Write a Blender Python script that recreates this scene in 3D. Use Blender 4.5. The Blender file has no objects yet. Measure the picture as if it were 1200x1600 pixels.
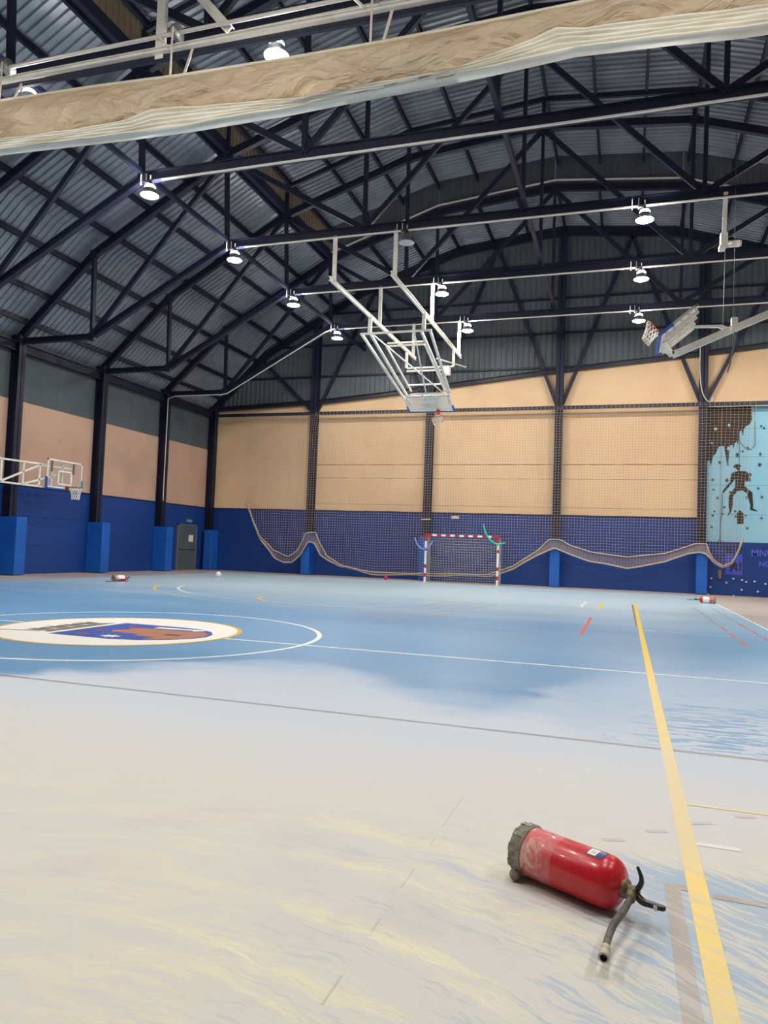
import bpy, math, random
from mathutils import Vector, Matrix, noise as mnoise
random.seed(7)
S = bpy.context.scene
COL = S.collection
PI = math.pi

# ------------------------------------------------------------------ materials
def lin(c):
    return tuple(((v/255)/12.92 if v/255 <= .04045 else ((v/255+.055)/1.055)**2.4) for v in c[:3]) + (1,)

def newmat(name):
    m = bpy.data.materials.new(name); m.use_nodes = True
    nt = m.node_tree; nt.nodes.clear()
    out = nt.nodes.new('ShaderNodeOutputMaterial')
    b = nt.nodes.new('ShaderNodeBsdfPrincipled')
    nt.links.new(b.outputs[0], out.inputs[0])
    return m, nt, b, out

class N:
    """tiny node helper"""
    def __init__(s, nt): s.nt = nt
    def n(s, t, **k):
        x = s.nt.nodes.new(t)
        for a, v in k.items(): setattr(x, a, v)
        return x
    def link(s, a, b): s.nt.links.new(a, b)
    def put(s, sock, v):
        if hasattr(v, 'is_output'): s.link(v, sock)
        elif v is not None: sock.default_value = v
    def math(s, op, a, b=None, c=None, clamp=False):
        x = s.n('ShaderNodeMath', operation=op); x.use_clamp = clamp
        s.put(x.inputs[0], a); s.put(x.inputs[1], b)
        if c is not None: s.put(x.inputs[2], c)
        return x.outputs[0]
    def mix(s, f, a, b):
        x = s.n('ShaderNodeMix', data_type='RGBA')
        s.put(x.inputs[0], f); s.put(x.inputs[6], a); s.put(x.inputs[7], b)
        return x.outputs[2]
    def sstep(s, v, lo, hi, a=0.0, b=1.0):
        x = s.n('ShaderNodeMapRange', interpolation_type='SMOOTHSTEP')
        s.put(x.inputs[0], v); s.put(x.inputs[1], lo); s.put(x.inputs[2], hi); s.put(x.inputs[3], a); s.put(x.inputs[4], b)
        return x.outputs[0]
    def comb(s, x_, y_, z_=0.0):
        x = s.n('ShaderNodeCombineXYZ'); s.put(x.inputs[0], x_); s.put(x.inputs[1], y_); s.put(x.inputs[2], z_)
        return x.outputs[0]
    def noise(s, vec, scale=1.0, detail=3.0, rough=.5, dist=0.0):
        x = s.n('ShaderNodeTexNoise'); s.put(x.inputs['Vector'], vec)
        x.inputs['Scale'].default_value = scale; x.inputs['Detail'].default_value = detail
        x.inputs['Roughness'].default_value = rough; x.inputs['Distortion'].default_value = dist
        return x.outputs[0]

def mat(name, c, rough=.6, metal=0.0, var=0.0, vscale=2.0, bump=0.0, bscale=20.0, spec=.5, var2=None, stretch=(1, 1, 1), coat=0.0):
    m, nt, b, _ = newmat(name); h = N(nt)
    b.inputs['Roughness'].default_value = rough; b.inputs['Metallic'].default_value = metal
    b.inputs['Specular IOR Level'].default_value = spec
    b.inputs['Coat Weight'].default_value = coat
    geo = h.n('ShaderNodeNewGeometry')
    mp = h.n('ShaderNodeMapping'); mp.inputs['Scale'].default_value = stretch
    h.link(geo.outputs['Position'], mp.inputs[0])
    base = lin(c)
    if var > 0:
        nz = h.noise(mp.outputs[0], vscale, 4, .6)
        c2 = lin(var2) if var2 else tuple(v*(1-var) for v in base[:3])+(1,)
        f = h.sstep(nz, .35, .7)
        h.link(h.mix(f, base, c2), b.inputs['Base Color'])
    else:
        b.inputs['Base Color'].default_value = base
    if bump > 0:
        bp = h.n('ShaderNodeBump'); bp.inputs['Strength'].default_value = bump; bp.inputs['Distance'].default_value = .02
        h.link(h.noise(mp.outputs[0], bscale, 4, .6), bp.inputs['Height']); h.link(bp.outputs[0], b.inputs['Normal'])
    return m

def emit(name, c, strength):
    m = bpy.data.materials.new(name); m.use_nodes = True; nt = m.node_tree; nt.nodes.clear()
    o = nt.nodes.new('ShaderNodeOutputMaterial'); e = nt.nodes.new('ShaderNodeEmission')
    e.inputs[0].default_value = lin(c); e.inputs[1].default_value = strength
    nt.links.new(e.outputs[0], o.inputs[0]); return m

def build_powder_group():
    g = bpy.data.node_groups.new('powder_cover', 'ShaderNodeTree')
    g.interface.new_socket('Density', in_out='OUTPUT', socket_type='NodeSocketFloat')
    g.interface.new_socket('Color', in_out='OUTPUT', socket_type='NodeSocketColor')
    g.interface.new_socket('Grain', in_out='OUTPUT', socket_type='NodeSocketFloat')
    h = N(g); out = h.n('NodeGroupOutput')
    geo = h.n('ShaderNodeNewGeometry'); sp = h.n('ShaderNodeSeparateXYZ'); h.link(geo.outputs['Position'], sp.inputs[0])
    x, y = sp.outputs[0], sp.outputs[1]
    # far rim of the cloud of powder as a function of x (remapped -8..4 -> 0..1)
    t = h.math('MULTIPLY', h.math('ADD', x, 8.0), 1/12)
    cr = h.n('ShaderNodeValToRGB'); h.link(t, cr.inputs[0])
    stops = [(-8, 5.3), (-5.7, 6.0), (-4.9, 6.9), (-4.1, 7.6), (-3.2, 8.0), (-2.4, 7.8), (-1.7, 6.9), (-1.1, 6.7), (-.75, 7.3), (-.25, 9.2), (.25, 11.5), (2, 13.0), (4, 13.0)]
    el = cr.color_ramp.elements
    while len(el) < len(stops): el.new(.5)
    for e, (xx, v) in zip(el, stops):
        e.position = (xx+8)/12; e.color = (v/15, v/15, v/15, 1)
    rim = h.math('MULTIPLY', cr.outputs[0], 15.0)
    cloud = h.noise(h.comb(h.math('MULTIPLY', x, .7), y), .9, 5, .6, .3)
    rim2 = h.math('ADD', rim, h.math('MULTIPLY', h.math('SUBTRACT', cloud, .5), 3.2))
    wid = h.sstep(x, -.8, .2, 1.5, 6.0)
    film = h.sstep(h.math('DIVIDE', h.math('SUBTRACT', h.math('ADD', rim2, .35), y), wid), 0.0, 1.0)
    film = h.math('MULTIPLY', film, h.sstep(y, 8.6, 5.4, .66, 1.0))          # thin film
    soft = h.noise(h.comb(h.math('MULTIPLY', x, .5), h.math('MULTIPLY', y, 1.5)), .8, 5, .65, .5)
    film = h.math('MULTIPLY', film, h.math('ADD', .80, h.math('MULTIPLY', soft, .22)))
    # heavy powder close by
    heavy = h.sstep(h.math('ADD', y, h.math('MULTIPLY', h.math('SUBTRACT', soft, .5), 2.0)), 5.6, 3.4)
    # fan shaped streak coordinate
    s1 = h.math('ADD', y, h.math('ADD', h.math('MULTIPLY', x, .6), h.math('MULTIPLY', h.math('MULTIPLY', x, x), .2)))
    wob = h.noise(h.comb(x, y), 2.0, 3, .5)
    s2 = h.math('ADD', s1, h.math('MULTIPLY', wob, .25))
    st = h.noise(h.comb(h.math('MULTIPLY', x, 3.2), h.math('MULTIPLY', s2, 22.0), 1.7), 1.0, 7, .7)
    st_f = h.noise(h.comb(h.math('MULTIPLY', x, 7.0), h.math('MULTIPLY', s2, 55.0), 5.7), 1.0, 4, .6)
    # scoured area round the extinguisher
    area = h.math('MULTIPLY', h.math('MULTIPLY', h.sstep(h.math('ADD', x, h.math('MULTIPLY', wob, .5)), -.30, .45), h.sstep(y, 3.75, 3.3)), h.sstep(y, 2.2, 2.9, .45, 1.0))
    area = h.math('MAXIMUM', area, h.math('MULTIPLY', h.math('MULTIPLY', h.sstep(x, -.6, -.1), h.sstep(y, 3.0, 2.6)), .60))
    faint = h.math('MULTIPLY', h.sstep(x, -2.5, -.4), h.sstep(y, 4.0, 3.2))
    area = h.math('MAXIMUM', area, h.math('MULTIPLY', faint, .36))
    stm = h.math('ADD', h.math('MULTIPLY', st, .68), h.math('MULTIPLY', st_f, .32))
    bare = h.sstep(h.math('ADD', stm, h.math('MULTIPLY', area, .13)), .56, .64)
    bare = h.math('MULTIPLY', bare, h.math('MULTIPLY', area, 1.25, clamp=True))
    # wiped strokes on the right
    wn = h.noise(h.comb(h.math('MULTIPLY', x, 2.2), h.math('MULTIPLY', y, 9.0), 9.1), 1.0, 4, .6, 1.4)
    wa = h.math('MULTIPLY', h.math('MULTIPLY', h.sstep(x, -.5, .7), h.sstep(y, 5.5, 5.9)), h.sstep(y, 8.6, 6.6))
    wipe = h.math('MULTIPLY', h.sstep(h.math('ADD', wn, h.math('MULTIPLY', wa, .12)), .60, .63), h.math('MULTIPLY', wa, 1.6, clamp=True))
    dens = h.math('ADD', film, h.math('MULTIPLY', heavy, .25), clamp=True)
    dens = h.math('MULTIPLY', dens, h.math('SUBTRACT', 1.0, h.math('MULTIPLY', bare, .60)))
    dens = h.math('MULTIPLY', dens, h.math('SUBTRACT', 1.0, h.math('MULTIPLY', wipe, .80)))
    gr = h.noise(h.comb(x, y), 140.0, 2, .7)
    h.link(dens, out.inputs[0])
    thin = lin((196, 202, 213)); cream = lin((204, 202, 199)); yel = lin((222, 216, 186)); lilac = lin((198, 192, 191))
    c1 = h.mix(heavy, thin, cream)
    near = h.sstep(y, 4.0, 3.0)
    bandn = h.noise(h.comb(h.math('MULTIPLY', x, 1.1), h.math('MULTIPLY', s2, 5.5), 4.4), 1.0, 6, .62)
    nearr = h.math('MULTIPLY', near, h.sstep(x, -2.2, -.9, .35, 1.0))
    c2 = h.mix(h.math('MULTIPLY', h.math('MULTIPLY', h.sstep(h.math('ADD', h.math('MULTIPLY', bandn, .6), h.math('MULTIPLY', st, .4)), .46, .60), nearr), .9), c1, yel)
    patch = h.noise(h.comb(x, y, 3.3), 1.4, 4, .6)
    c2 = h.mix(h.math('MULTIPLY', h.math('MULTIPLY', h.sstep(patch, .52, .68), near), .6), c2, lilac)
    c2 = h.mix(h.math('MULTIPLY', h.math('MULTIPLY', h.sstep(st_f, .56, .70), h.math('MULTIPLY', nearr, h.sstep(bandn, .42, .6))), .5), c2, lin((240, 234, 212)))
    c3 = h.mix(h.math('MULTIPLY', h.math('MULTIPLY', h.sstep(gr, .52, .7), near), h.math('MULTIPLY', area, .55)), c2, lin((178, 172, 178)))
    h.link(c3, out.inputs[1]); h.link(gr, out.inputs[2])
    return g
POW = build_powder_group()

def floor_mat(name, c=None, keep=1.0, rough=.34):
    """court paint (c=None: the floor itself) lying under the spilt powder; keep scales how much powder covers it"""
    m, nt, b, _ = newmat(name); h = N(nt)
    g = h.n('ShaderNodeGroup'); g.node_tree = POW
    if c is None:
        geo = h.n('ShaderNodeNewGeometry'); sp = h.n('ShaderNodeSeparateXYZ'); h.link(geo.outputs['Position'], sp.inputs[0])
        x, y = sp.outputs[0], sp.outputs[1]
        inside = h.math('MULTIPLY', h.math('MULTIPLY', h.sstep(x, 2.80, 2.78), h.sstep(x, -17.3, -17.28)), h.sstep(y, 30.25, 30.23))
        worn = h.noise(h.comb(h.math('MULTIPLY', x, .25), y), .6, 5, .6)
        blue = h.mix(h.sstep(worn, .35, .7), lin((98, 150, 197)), lin((110, 158, 200)))
        far_sheen = h.sstep(h.math('ADD', y, h.math('MULTIPLY', worn, 5.0)), 15.0, 25.0)  # milky highlight on the far court, painted into the blue
        blue = h.mix(h.math('MULTIPLY', far_sheen, .8), blue, lin((196, 216, 228)))
        out_c = h.mix(h.sstep(worn, .4, .65), lin((190, 172, 160)), lin((206, 190, 176)))
        col = h.mix(inside, out_c, blue)
    else:
        col = lin(c)
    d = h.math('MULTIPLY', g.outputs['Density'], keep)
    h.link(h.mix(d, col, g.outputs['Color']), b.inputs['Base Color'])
    h.link(h.sstep(d, 0.0, .9, rough, .72), b.inputs['Roughness'])
    b.inputs['Specular IOR Level'].default_value = .45
    bp = h.n('ShaderNodeBump'); bp.inputs['Distance'].default_value = .003
    h.link(h.math('MULTIPLY', d, .35), bp.inputs['Strength']); h.link(g.outputs['Grain'], bp.inputs['Height'])
    h.link(bp.outputs[0], b.inputs['Normal'])
    return m

M = {}
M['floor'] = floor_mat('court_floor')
M['l_white'] = floor_mat('line_white', (238, 240, 238), .62)
M['l_whitef'] = floor_mat('line_white_worn', (190, 210, 220), .62)
M['l_yellow'] = floor_mat('line_yellow', (240, 205, 75), .55)
M['l_yellowf'] = floor_mat('line_yellow_worn', (196, 205, 170), .55)
M['l_brown'] = floor_mat('line_brown', (118, 108, 108), .45)
M['l_brownf'] = floor_mat('line_brown_worn', (140, 152, 178), .5)
M['l_red'] = floor_mat('line_red', (226, 96, 92), .6)
M['l_redf'] = floor_mat('line_red_worn', (176, 150, 168), .6)
M['l_grey'] = floor_mat('line_grey', (140, 128, 126), .75)
M['e_white'] = floor_mat('emblem_white', (244, 240, 236), .8)
M['e_gold'] = floor_mat('emblem_gold', (214, 178, 70), .8)
M['e_blue'] = floor_mat('emblem_blue', (52, 88, 170), .8)
M['e_brown'] = floor_mat('emblem_brown', (176, 120, 96), .8)
M['e_grey'] = floor_mat('emblem_grey', (120, 116, 104), .8)
M['e_red'] = floor_mat('emblem_red', (176, 70, 90), .8)
M['e_dark'] = floor_mat('emblem_dark', (80, 66, 62), .8)

M['steel'] = mat('navy_steel_paint', (23, 28, 54), .5, var=.3, vscale=1.5)
M['beige'] = mat('beige_wall_paint', (226, 184, 150), .75, var=.0, var2=(216, 172, 140), vscale=.35)
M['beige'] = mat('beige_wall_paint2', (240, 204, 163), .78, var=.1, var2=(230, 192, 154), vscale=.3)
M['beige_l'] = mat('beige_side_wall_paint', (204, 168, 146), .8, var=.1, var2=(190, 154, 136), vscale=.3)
M['blue'] = mat('blue_wall_paint', (12, 60, 136), .55, var=.12, vscale=.5)
M['bluejoint'] = mat('blue_wall_joint', (12, 38, 96), .7)
M['joint'] = mat('wall_joint', (120, 88, 62), .9)
M['greyband'] = mat('grey_upper_wall_sheet', (84, 94, 100), .7, var=.2, vscale=.8)
M['pad'] = mat('blue_vinyl_pad', (26, 96, 190), .42, var=.15, vscale=2, bump=.4, bscale=3)
M['sheet'] = mat('galvanised_roof_sheet', (142, 150, 161), .34, .42, var=.22, vscale=1.2)
M['gablesheet'] = mat('grey_gable_cladding', (92, 101, 107), .5, .1, var=.18, vscale=.6)
M['lantern'] = mat('tan_lantern_cladding', (146, 130, 108), .6, .1, var=.2, vscale=1.0)
M['lanternend'] = mat('dark_lantern_cladding', (88, 92, 98), .6, .1, var=.2, vscale=1.0)
M['white'] = mat('white_enamel', (240, 238, 230), .4, var=.1, vscale=3, var2=(224, 220, 210))
M['conduit'] = mat('pale_conduit', (222, 218, 210), .5)
M['black'] = mat('black_plastic', (24, 24, 26), .4)
M['darkgrey'] = mat('dark_grey_metal', (66, 66, 68), .45, .4)
M['grey'] = mat('grey_metal', (140, 142, 142), .45, .5)
M['lampgrey'] = mat('lamp_reflector', (120, 122, 124), .4, .5)
M['lampon'] = emit('lamp_lens_on', (255, 250, 240), 215.0)
M['lampdome'] = emit('lamp_dome_glow', (255, 252, 246), 125.0)
M['lampoff'] = mat('lamp_lens_off', (190, 192, 190), .3)
M['padblue'] = mat('board_padding_blue', (36, 96, 184), .5)
M['orange'] = mat('hoop_orange', (206, 84, 56), .45)
M['redbrown'] = mat('hoop_red_brown', (150, 70, 58), .5)
M['netwhite'] = mat('hoop_net_white', (222, 220, 212), .8)
M['net'] = mat('ball_net_cord', (170, 150, 136), .85)
M['rope'] = mat('net_bottom_rope', (192, 176, 156), .85)
M['goalnet'] = mat('goal_net_cord', (176, 176, 176), .85)
M['red'] = mat('goal_red', (196, 34, 60), .4)
M['gwhite'] = mat('goal_white', (238, 236, 230), .4)
M['noodleblue'] = mat('foam_blue', (120, 156, 226), .7)
M['noodlegreen'] = mat('foam_green', (62, 196, 160), .7)
M['door'] = mat('grey_door_paint', (86, 96, 102), .5, var=.1)
M['paper'] = mat('paper_white', (232, 228, 222), .8)
M['sign'] = mat('exit_sign_face', (120, 150, 150), .5)
M['rock'] = mat('climb_rock_paint', (58, 48, 44), .8, var=.3, vscale=5, var2=(38, 34, 34))
M['rockedge'] = mat('climb_brown_paint', (132, 92, 74), .8)
M['sky'] = mat('climb_light_blue', (140, 200, 226), .6, var=.1, vscale=.8, var2=(152, 204, 224))
M['seam'] = mat('climb_seam', (74, 146, 182), .7)
M['holdd'] = mat('hold_dark', (40, 60, 84), .6)
M['holdb'] = mat('hold_brown', (110, 92, 84), .6)
M['holdw'] = mat('hold_pale', (205, 210, 220), .6)
M['poster'] = mat('poster_violet', (70, 84, 196), .6)
M['posterd'] = mat('poster_dark', (44, 44, 92), .6)
M['letter'] = mat('letter_violet', (82, 92, 200), .6)
M['ropeb'] = mat('climb_rope', (176, 130, 100), .8)
M['ropeg'] = mat('climb_rope_grey', (84, 104, 110), .8)
M['cord_grey'] = mat('steel_cable', (120, 120, 122), .5, .5)
M['ballw'] = mat('ball_white', (232, 230, 226), .5)
M['ballr'] = mat('ball_red', (206, 44, 60), .5)
M['strap'] = mat('white_strap', (214, 206, 196), .7)
M['brass'] = mat('dusty_brass', (128, 116, 92), .55, .5, var=.3, vscale=60)
M['hose'] = mat('dusty_rubber_hose', (72, 68, 66), .6, var=.4, vscale=25, var2=(118, 112, 106))
M['nozzle'] = mat('dusty_nozzle', (190, 182, 166), .6, .2, var=.2, vscale=60)
M['lever'] = mat('black_lever', (26, 27, 28), .35)
M['label'] = mat('sticker_white', (232, 234, 236), .35)
M['labelb'] = mat('sticker_blue', (62, 84, 130), .35)
M['labelframe'] = mat('sticker_dark_frame', (70, 70, 84), .5)
M['ink'] = mat('ink_dark', (84, 20, 30), .5)

def glass():
    m = bpy.data.materials.new('board_glass'); m.use_nodes = True; nt = m.node_tree; nt.nodes.clear(); h = N(nt)
    o = h.n('ShaderNodeOutputMaterial'); t = h.n('ShaderNodeBsdfTransparent'); g = h.n('ShaderNodeBsdfPrincipled')
    g.inputs['Base Color'].default_value = lin((238, 238, 234)); g.inputs['Roughness'].default_value = .25
    mx = h.n('ShaderNodeMixShader'); mx.inputs[0].default_value = .07
    t.inputs[0].default_value = (.95, .95, .95, 1)
    h.link(t.outputs[0], mx.inputs[1]); h.link(g.outputs[0], mx.inputs[2]); h.link(mx.outputs[0], o.inputs[0])
    return m
M['glass'] = glass()
def glass2():
    m = glass(); m.name = 'board_glass_milky'
    for n in m.node_tree.nodes:
        if n.type == 'MIX_SHADER': n.inputs[0].default_value = .5
    return m
M['glassm'] = glass2()

def extinguisher_paint():
    m, nt, b, _ = newmat('red_cylinder_paint_dusty'); h = N(nt)
    tc = h.n('ShaderNodeTexCoord'); sp = h.n('ShaderNodeSeparateXYZ'); h.link(tc.outputs['Object'], sp.inputs[0])
    z = sp.outputs[2]
    n1 = h.noise(tc.outputs['Object'], 14, 5, .7, .8); n2 = h.noise(tc.outputs['Object'], 4, 3, .5)
    lowhalf = h.sstep(z, .192, .184)
    basefade = h.sstep(z, .19, .04, .3, .75)
    dust = h.math('MULTIPLY', lowhalf, h.math('ADD', .13, h.math('MULTIPLY', h.sstep(n1, .42, .66), basefade)))
    dust = h.math('ADD', dust, h.math('MULTIPLY', h.sstep(n2, .4, .7), .06), clamp=True)
    h.link(h.mix(dust, lin((196, 26, 42)), lin((228, 198, 188))), b.inputs['Base Color'])
    h.link(h.math('ADD', .3, h.math('MULTIPLY', dust, .5)), b.inputs['Roughness'])
    b.inputs['Coat Weight'].default_value = .15
    return m
M['extred'] = extinguisher_paint()
M['extbase'] = mat('dusty_base_skirt', (112, 108, 100), .75, var=.4, vscale=30, var2=(158, 152, 138))

def vinyl():
    m, nt, b, _ = newmat('tan_curtain_vinyl'); h = N(nt)
    geo = h.n('ShaderNodeNewGeometry')
    mp = h.n('ShaderNodeMapping'); mp.inputs['Scale'].default_value = (.8, 1, 2.2); h.link(geo.outputs['Position'], mp.inputs[0])
    n1 = h.noise(mp.outputs[0], .9, 4, .55, .4)
    h.link(h.mix(h.sstep(n1, .3, .7), lin((226, 210, 190)), lin((244, 232, 208))), b.inputs['Base Color'])
    b.inputs['Roughness'].default_value = .24
    b.inputs['Subsurface Weight'].default_value = 0.0
    n2 = h.noise(mp.outputs[0], 1.3, 7, .5, 1.6)
    bp = h.n('ShaderNodeBump'); bp.inputs['Strength'].default_value = 1.0; bp.inputs['Distance'].default_value = .19
    h.link(n2, bp.inputs['Height']); h.link(bp.outputs[0], b.inputs['Normal'])
    tr = h.n('ShaderNodeBsdfTranslucent'); tr.inputs[0].default_value = lin((246, 222, 182))
    mx = h.n('ShaderNodeMixShader'); mx.inputs[0].default_value = .42
    o = [n for n in nt.nodes if n.type == 'OUTPUT_MATERIAL'][0]
    h.link(b.outputs[0], mx.inputs[1]); h.link(tr.outputs[0], mx.inputs[2]); h.link(mx.outputs[0], o.inputs[0])
    return m
M['vinyl'] = vinyl()
M['vinylwhite'] = mat('white_curtain_folds', (242, 238, 224), .5, var=.1, vscale=2, var2=(216, 208, 186), stretch=(.3, 1, 3))

# ------------------------------------------------------------------ mesh builder
class MB:
    def __init__(s): s.v = []; s.f = []; s.m = []; s.k = 0; s.sm = []; s.smooth = False
    def add(s, vs, fs):
        o = len(s.v); s.v += [tuple(v) for v in vs]
        for f in fs: s.f.append(tuple(i+o for i in f)); s.m.append(s.k); s.sm.append(s.smooth)
    def box(s, x0, x1, y0, y1, z0, z1):
        vs = [(x, y, z) for z in (z0, z1) for y in (y0, y1) for x in (x0, x1)]
        s.add(vs, [(0, 2, 3, 1), (4, 5, 7, 6), (0, 1, 5, 4), (2, 6, 7, 3), (0, 4, 6, 2), (1, 3, 7, 5)])
    def bar(s, a, b, w=.1, d=None, up=(0, 0, 1)):
        """rectangular bar from a to b, w sideways, d along up"""
        d = w if d is None else d
        a = Vector(a); b = Vector(b); t = (b-a).normalized(); u = Vector(up)
        if abs(t.dot(u)) > .98: u = Vector((0, 1, 0)) if abs(t.y) < .9 else Vector((1, 0, 0))
        sd = t.cross(u).normalized(); u = sd.cross(t).normalized()
        vs = []
        for p in (a, b):
            for i, j in ((-1, -1), (1, -1), (1, 1), (-1, 1)): vs.append(p+sd*(w/2*i)+u*(d/2*j))
        s.add(vs, [(3, 2, 1, 0), (4, 5, 6, 7), (0, 1, 5, 4), (1, 2, 6, 5), (2, 3, 7, 6), (3, 0, 4, 7)])
    def ibeam(s, a, b, w=.2, d=.3, t=.025, up=(0, 0, 1)):
        a = Vector(a); b = Vector(b); tt = (b-a).normalized(); u = Vector(up)
        sd = tt.cross(u).normalized(); u = sd.cross(tt).normalized()
        s.bar(a+u*(d/2-t/2), b+u*(d/2-t/2), w, t, u); s.bar(a-u*(d/2-t/2), b-u*(d/2-t/2), w, t, u)
        s.bar(a, b, t, d-2*t, u)
    def tube(s, pts, r=.02, n=8, close=False, caps=True):
        pts = [Vector(p) for p in pts]; L = len(pts); rs = r if isinstance(r, (list, tuple)) else [r]*L
        rings = []; prev = None
        for i, p in enumerate(pts):
            if close: t = pts[(i+1) % L]-pts[i-1]
            else: t = pts[min(i+1, L-1)]-pts[max(i-1, 0)]
            t = t.normalized() if t.length > 1e-9 else Vector((0, 0, 1))
            if prev is None:
                u = Vector((0, 0, 1)) if abs(t.z) < .9 else Vector((1, 0, 0))
                prev = (u-t*u.dot(t)).normalized()
            else:
                q = prev-t*prev.dot(t); prev = q.normalized() if q.length > 1e-6 else prev
            b = t.cross(prev)
            rings.append([p+(prev*math.cos(a)+b*math.sin(a))*rs[i] for a in [2*PI*j/n for j in range(n)]])
        vs = [v for R in rings for v in R]; fs = []
        for i in range(L if close else L-1):
            for j in range(n):
                a = i*n+j; b = i*n+(j+1) % n; c = ((i+1) % L)*n+(j+1) % n; d = ((i+1) % L)*n+j
                fs.append((a, b, c, d))
        if caps and not close: fs += [tuple(range(n))[::-1], tuple((L-1)*n+j for j in range(n))]
        s.add(vs, fs)
    def lathe(s, prof, n=32, c=(0, 0, 0)):
        """prof [(r,z)...] round the local z axis"""
        vs = []; fs = []; L = len(prof)
        for r, z in prof:
            for j in range(n):
                a = 2*PI*j/n; vs.append((c[0]+r*math.cos(a), c[1]+r*math.sin(a), c[2]+z))
        for i in range(L-1):
            for j in range(n):
                fs.append((i*n+j, i*n+(j+1) % n, (i+1)*n+(j+1) % n, (i+1)*n+j))
        s.add(vs, fs)
    def sphere(s, c, r, n=24, sc=(1, 1, 1)):
        m_ = n//2; vs = []; fs = []
        for i in range(m_+1):
            ph = PI*i/m_
            for j in range(n):
                a = 2*PI*j/n; vs.append((c[0]+r*sc[0]*math.sin(ph)*math.cos(a), c[1]+r*sc[1]*math.sin(ph)*math.sin(a), c[2]+r*sc[2]*math.cos(ph)))
        for i in range(m_):
            for j in range(n): fs.append((i*n+j, (i+1)*n+j, (i+1)*n+(j+1) % n, i*n+(j+1) % n))
        s.add(vs, fs)
    def prism(s, poly, axis, a0, a1):
        """poly: 2D outline; axis 'x' -> (a,p,q), 'y' -> (p,a,q), 'z' -> (p,q,a)"""
        def P(p, a):
            return {'x': (a, p[0], p[1]), 'y': (p[0], a, p[1]), 'z': (p[0], p[1], a)}[axis]
        n = len(poly); vs = [P(p, a0) for p in poly]+[P(p, a1) for p in poly]
        fs = [tuple(range(n)), tuple(range(2*n-1, n-1, -1))]+[(i, (i+1) % n, n+(i+1) % n, n+i) for i in range(n)]
        s.add(vs, fs)
    def build(s, name, mats, parent=None, off=None, bevel=0):
        me = bpy.data.meshes.new(name)
        vs = s.v if off is None else [(v[0]-off[0], v[1]-off[1], v[2]-off[2]) for v in s.v]
        me.from_pydata(vs, [], s.f)
        if not isinstance(mats, (list, tuple)): mats = [mats]
        for m in mats: me.materials.append(m)
        me.polygons.foreach_set('material_index', s.m); me.polygons.foreach_set('use_smooth', s.sm); me.update()
        o = bpy.data.objects.new(name, me); COL.objects.link(o)
        if parent: o.parent = parent
        elif off is not None: o.location = off
        if bevel:
            b = o.modifiers.new('bevel', 'BEVEL'); b.width = bevel; b.segments = 2
        return o

def tag(o, label=None, cat=None, group=None, kind=None):
    if label: o['label'] = label
    if cat: o['category'] = cat
    if group: o['group'] = group
    if kind: o['kind'] = kind
    return o
def thing(name, label, cat, loc=(0, 0, 0), group=None):
    o = bpy.data.objects.new(name, None); COL.objects.link(o); o.location = loc; o.empty_display_size = .2
    return tag(o, label, cat, group)
def struct(name, mb, mats, **k):
    o = mb.build(name, mats, **k); o['kind'] = 'structure'; return o
def copy_tree(o, parent=None):
    c = o.copy(); COL.objects.link(c)
    if parent: c.parent = parent
    for ch in list(o.children): copy_tree(ch, c)
    return c

# ------------------------------------------------------------------ measured layout (metres)
WL = -19.85            # left wall face
WR = 14.2              # right wall
D = 32.35              # back (gable) wall face
XC = -2.82             # hall axis
FRONT = -14.0
BAY = 4.23
YV = lambda v: 32.32-BAY*v
COLX = [-19.72, -14.22, -8.52, -2.82, 2.88, 8.58, 14.1]
TOP = [(-19.75, 7.95), (-16.78, 10.66), (-12.0, 13.35), (-7.4, 14.87), (-2.82, 15.35), (1.76, 14.87), (6.36, 13.35), (11.14, 10.66), (14.1, 7.95)]
def interp(pl, x):
    for (a, b), (c, d) in zip(pl, pl[1:]):
        if a <= x <= c: return b+(d-b)*(x-a)/(c-a)
    return pl[0][1] if x < pl[0][0] else pl[-1][1]
def inc(x): return interp([(-19.85, 7.98), (-14.1, 8.22), (-10.8, 8.5), (-2.9, 9.3), (2.9, 9.78), (5.2, 10.05), (14.2, 10.8)], x)
def roofz(x): return interp(TOP, x)+.30
NTR = 10   # trusses from the gable wall to the front

# ------------------------------------------------------------------ floor
m = MB(); m.box(WL-.3, WR+.3, FRONT-.3, D+.3, -.2, 0)
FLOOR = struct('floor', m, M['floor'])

def flat(mb, pts, z):
    mb.add([(p[0], p[1], z) for p in pts], [tuple(range(len(pts)))])
def seg(mb, a, b, w, z):
    a = Vector(a); b = Vector(b); t = (b-a).normalized(); n = Vector((-t.y, t.x))*w/2
    pts = [a-n, b-n, b+n, a+n]; flat(mb, [(p.x, p.y) for p in pts], z)
def arc(mb, c, r, a0, a1, w, z, n=64):
    for i in range(n):
        t0 = math.radians(a0+(a1-a0)*i/n); t1 = math.radians(a0+(a1-a0)*(i+1)/n)
        q = [(c[0]+(r+s*w/2)*math.cos(t), c[1]+(r+s*w/2)*math.sin(t)) for t, s in ((t0, -1), (t0, 1), (t1, 1), (t1, -1))]
        flat(mb, q, z)
CX, CY = -6.96, 9.17
m = MB()
seg(m, (-16.7, CY), (2.75, CY), .06, .0015); arc(m, (CX, CY), 2.87, 0, 360, .07, .0016, 128)
seg(m, (2.73, 27.0), (2.73, -8), .06, .0015); seg(m, (-16.67, 27), (-16.67, -8), .06, .0015)
seg(m, (.34, 3.83), (.53, 3.83), .045, .0015)
seg(m, (-1.08, 19.9), (-1.08, 22.7), .07, .0018)
seg(m, (.34, 14.57), (.56, 14.57), .07, .0015)
arc(m, (CX, 21.6), 6.1, 200, 232, .075, .0021, 30)
m.build('white_court_lines', M['l_white'], FLOOR)
m = MB()
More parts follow.
